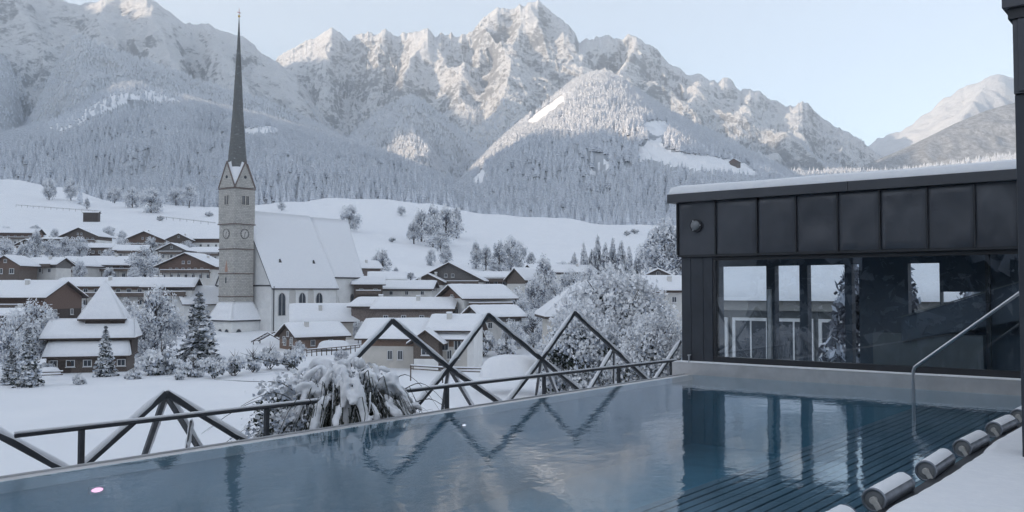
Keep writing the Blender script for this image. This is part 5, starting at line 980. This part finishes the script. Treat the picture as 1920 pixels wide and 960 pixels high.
frame('steel_frame', 'long zigzag of crossing dark steel beams with three peaks, snow on the slopes', [
    ((735, 601, XP), (640, 700, XP), W), ((735, 601, XP), (841, 690, XP), W), ((841, 690, XP), (915, 590, XP), W), ((915, 590, XP), (1015, 674, XP), W), ((1015, 674, XP), (1077, 586, XP), W), ((1077, 586, XP), (1217, 716, XP), W),
    ((841, 690, XP), (797, 742, XP), W), ((841, 690, XP), (938, 757, XP), W), ((840, 692, XP), (829, 770, XQ), W * .8), ((843, 692, XP), (886, 765, XQ), W * .8),
    ((1015, 674, XP), (955, 750, XP), W), ((1015, 674, XP), (1092, 737, XP), W), ((1014, 676, XP), (1004, 748, XQ), W * .8), ((1018, 676, XP), (1046, 744, XQ), W * .8)])
frame('steel_frame', 'small steel peak standing in front of the big bushy tree', [((1151, 652, XQ), (1103, 735, XQ), W), ((1151, 652, XQ), (1150, 732, XQ - .6), W * .8), ((1151, 652, XQ), (1215, 716, XQ), W)])
frame('steel_frame', 'slanting steel leg beside the pavilion corner', [((1276, 640, XP), (1226, 716, XP), W), ((1259, 682, XP), (1257, 712, XQ), W * .8)])
frame('steel_frame', 'four-legged steel peak in the lower left above the pool edge', [((311, 737, XP), (166, 866, XP), W), ((311, 737, XP), (459, 828, XP), W), ((309, 742, XP), (271, 852, XQ), W), ((313, 742, XP), (371, 838, XQ), W), ((358, 790, XP), (350, 838, XQ), .03)])
frame('steel_frame', 'lone sloping steel beam at the left edge of the picture', [((-90, 768, XP), (114, 879, XP), W)])
# ---- drooping ornamental grass under snow
gc = onx(650, 760, -9.4); gr = empty('ornamental_grass', 'big clump of drooping ornamental grass buried under lobes of snow', 'plant', loc2w(gc.x, gc.y, -1.6), ROT)
rnd = random.Random(5); bl = MB(); GH = 2.2
def arc(a, reach, top, end, n=9, x0=0, y0=0):
    pts = []
    for i in range(n):
        t = i / (n - 1); d = reach * (t ** 1.1); z = top * (1 - (1 - min(1, t / .6)) ** 2) if t < .6 else top - (top - end) * ((t - .6) / .4) ** 1.5; pts.append(Vector((x0 + cos(a) * d, y0 + sin(a) * d, z)))
    return pts
for i in range(2300):
    a = rnd.uniform(0, 2 * pi); q = rnd.random() ** .5; reach = (.3 + 1.3 * q) * rnd.uniform(.85, 1.12); top = GH * (1.0 - .42 * q ** 2) * rnd.uniform(.78, 1.0); end = top * rnd.uniform(.02, .7)
    pts = arc(a, reach, top, end, 9); ox_, oy_ = rnd.uniform(-.3, .3), rnd.uniform(-.3, .3); wd = rnd.uniform(.005, .015); sd2 = Vector((-sin(a), cos(a), 0)) * wd
    vs = []
    for k, p in enumerate(pts): f_ = 1 - (k / 9) ** 2; p = p + Vector((ox_, oy_, 0)); p.x = min(p.x, .93 + .05 * sin(i)); vs += [p - sd2 * f_, p + sd2 * f_]
    bl.add(vs, [(2 * k, 2 * k + 1, 2 * k + 3, 2 * k + 2) for k in range(8)], 1 if rnd.random() < .24 else 0)
for a, reach, top, end in ((3.9, 1.9, 1.75, 1.3), (4.1, 1.7, 2.0, 2.05), (4.3, 2.0, 1.5, .9), (3.7, 1.5, 2.2, 2.35), (1.2, 1.9, 1.9, 1.0), (1.0, 2.0, 1.7, .8), (4.5, 1.9, 1.9, 1.5), (1.5, 1.8, 2.0, 1.3), (4.0, 2.2, 1.2, .6), (4.6, 2.1, 1.4, .5)): bl.tube([Vector((min(p.x, .95), p.y, p.z)) for p in arc(a, reach, top, end, 26)], [.0065] * 16 + [.004] * 6 + [.002] * 4, 4, cap=False)
bl.obj('blades', ['grass_blade', 'frost'], gr)
lv = crown_mesh('leaves', 91, 22000, 'round', .026, 130, .60, True); lo_ = link('leaves', lv, None, gr, (-.28, 0, 1.02)); lo_.scale = (1.12, 1.42, 1.12)
sn = MB()
for i in range(165):
    a = rnd.uniform(0, 2 * pi); q = ((i + .5) / 165) ** .6; reach = .25 + 1.3 * q + rnd.uniform(-.1, .1); top = GH * (1.03 - .42 * q ** 2) * rnd.uniform(.93, 1.03); end = top - rnd.uniform(.5, 1.3) * (.4 + q * .6)
    k0 = rnd.choice((6, 7, 8, 9)); k1 = k0 + rnd.choice((4, 5, 6, 7)); pts = arc(a, reach, top, end, 16, rnd.uniform(-.18, .18), rnd.uniform(-.18, .18))[k0:k1]; th = rnd.uniform(.04, .10) * (1 - .4 * abs(q - .4) ** .7); n = len(pts)
    pts = [p + Vector((rnd.uniform(-.02, .02), rnd.uniform(-.02, .02), rnd.uniform(-.015, .015))) for p in pts]
    for p in pts: p.x = min(p.x, .86)
    sn.tube(pts, [th * (.25 + .75 * sin(pi * min(.97, (k + .7) / (n + .3))) ** .8) * rnd.uniform(.8, 1.2) for k in range(n)], 8, flat=.6)
so = sn.obj('snow_lobes', 'snow_near', gr); md = so.modifiers.new('melt', 'REMESH'); md.mode = 'VOXEL'; md.voxel_size = .02; md.use_smooth_shade = True; ms = so.modifiers.new('soft', 'SMOOTH'); ms.iterations = 3; ms.factor = .5
tx = bpy.data.textures.new('grain', 'CLOUDS'); tx.noise_scale = .07; tx.noise_depth = 3; dm = so.modifiers.new('grain', 'DISPLACE'); dm.texture = tx; dm.strength = .035; dm.mid_level = .5
# ---- pillar and canopy edge at the right
cn = L('canopy', 'dark metal pillar carrying the corner of a clad canopy at the right edge', 'canopy'); q = w2loc(onz(1917, 861, .15)); PX, PY = q.x, q.y; print('pillar', PX, PY)
MB().box(PX, PY, .05, PX + .42, PY + .4, 3.31).obj('pillar', 'column_metal', cn, bevel=.008)
MB().box(PX - .0, PY - .03, 3.315, PX + 4.5, PY + 4, 4.02).obj('clad_band', 'fascia_metal', cn); MB().box(PX + .04, PY - .045, 3.33, PX + .62, PY - .031, 3.97).obj('panel', 'dark_cladding', cn, bevel=.004); MB().box(PX + .66, PY - .045, 3.33, PX + 1.3, PY - .031, 3.97).obj('panel', 'dark_cladding', cn, bevel=.004)
MB().box(PX - .03, PY - .06, 3.97, PX + 4.5, PY + 4, 4.06).obj('drip_edge', 'seam_dark', cn); MB().box(PX - .07, PY - .10, 4.063, PX + 4.6, PY + 4.1, 4.34).obj('cap', 'fascia_metal', cn, bevel=.006)
sn = MB(); snow_slab(sn, lambda u, v: (PX - .04 + 4.6 * u, PY - .06 + 4.1 * v, 4.342), 16, 14, .16, 2); sn.obj('roof_snow', 'snow_near', cn, smooth=True)
for x, y in ((4.1, 0), (0, 3.6), (4.1, 3.6)): MB().box(PX + x, PY + y, .04, PX + x + .3, PY + y + .3, 3.31).obj('pillar', 'column_metal', cn)

# ---- hotel wing and firs added behind the viewer to darken the glass reflection
wg = empty('added_hotel_wing', 'unseen dark-clad hotel wing added behind the near end of the pool', 'building', loc2w(-3, -18, -11.5), ROT)
MB().box(-13, -5, -2, 12, 5, 19).obj('wall', 'column_metal', wg); MB().box(-13.6, -5.6, 19.003, 12.6, 5.6, 19.5).obj('roof', 'fascia_metal', wg); MB().box(-13.4, -5.4, 19.503, 12.4, 5.4, 19.8).obj('roof_snow', 'snow_roof', wg, bevel=.1)
for zz in (1, 4.2, 7.4, 10.6, 13.8):
    for x in np.arange(-11.5, 11, 3.2): window(wg, pi / 2, x, 5.05, zz, 1.8, 1.9, frame='seam_dark')
for i, (x, y, h_) in enumerate(((-12.5, -9.5, 21), (-9.4, -10.5, 19.5), (-6.4, -9.8, 20.5), (-16, -8.5, 19))):
    r_ = empty('dark_fir', ['second added dark fir from the left', 'third added dark fir from the left', 'rightmost added dark fir', 'leftmost added dark fir'][i] + ' in front of the hotel wing', 'tree', loc2w(x, y, -11.5), ROT, 'added dark firs in front of the hotel wing')
    for nm, me in (('crown', crown_mesh('crown', 80 + i, 7000, 'cone', .06, 60, .72, True)), ('trunk', TM['spruce', 0][1])):
        o = link(nm, me, None, r_, (0, 0, h_ * .55)); o.scale = (h_ * .5, h_ * .5, h_ * .5)
# ================================================================== HAZE
mb = MB().box(-9800, -4600, -16, 9800, 12900, 4700)
hz = mb.obj('haze', None); tag(hz, 'thin cold winter haze filling the valley', kind='stuff')
hm = bpy.data.materials.new('haze_air'); hm.use_nodes = True; hm.node_tree.nodes.clear()
pv = hm.node_tree.nodes.new('ShaderNodeVolumePrincipled'); ho = hm.node_tree.nodes.new('ShaderNodeOutputMaterial')
pv.inputs['Color'].default_value = (.84, .92, 1, 1); pv.inputs['Density'].default_value = 7e-5; pv.inputs['Anisotropy'].default_value = .2
hm.node_tree.links.new(pv.outputs[0], ho.inputs['Volume']); hz.data.materials.append(hm)
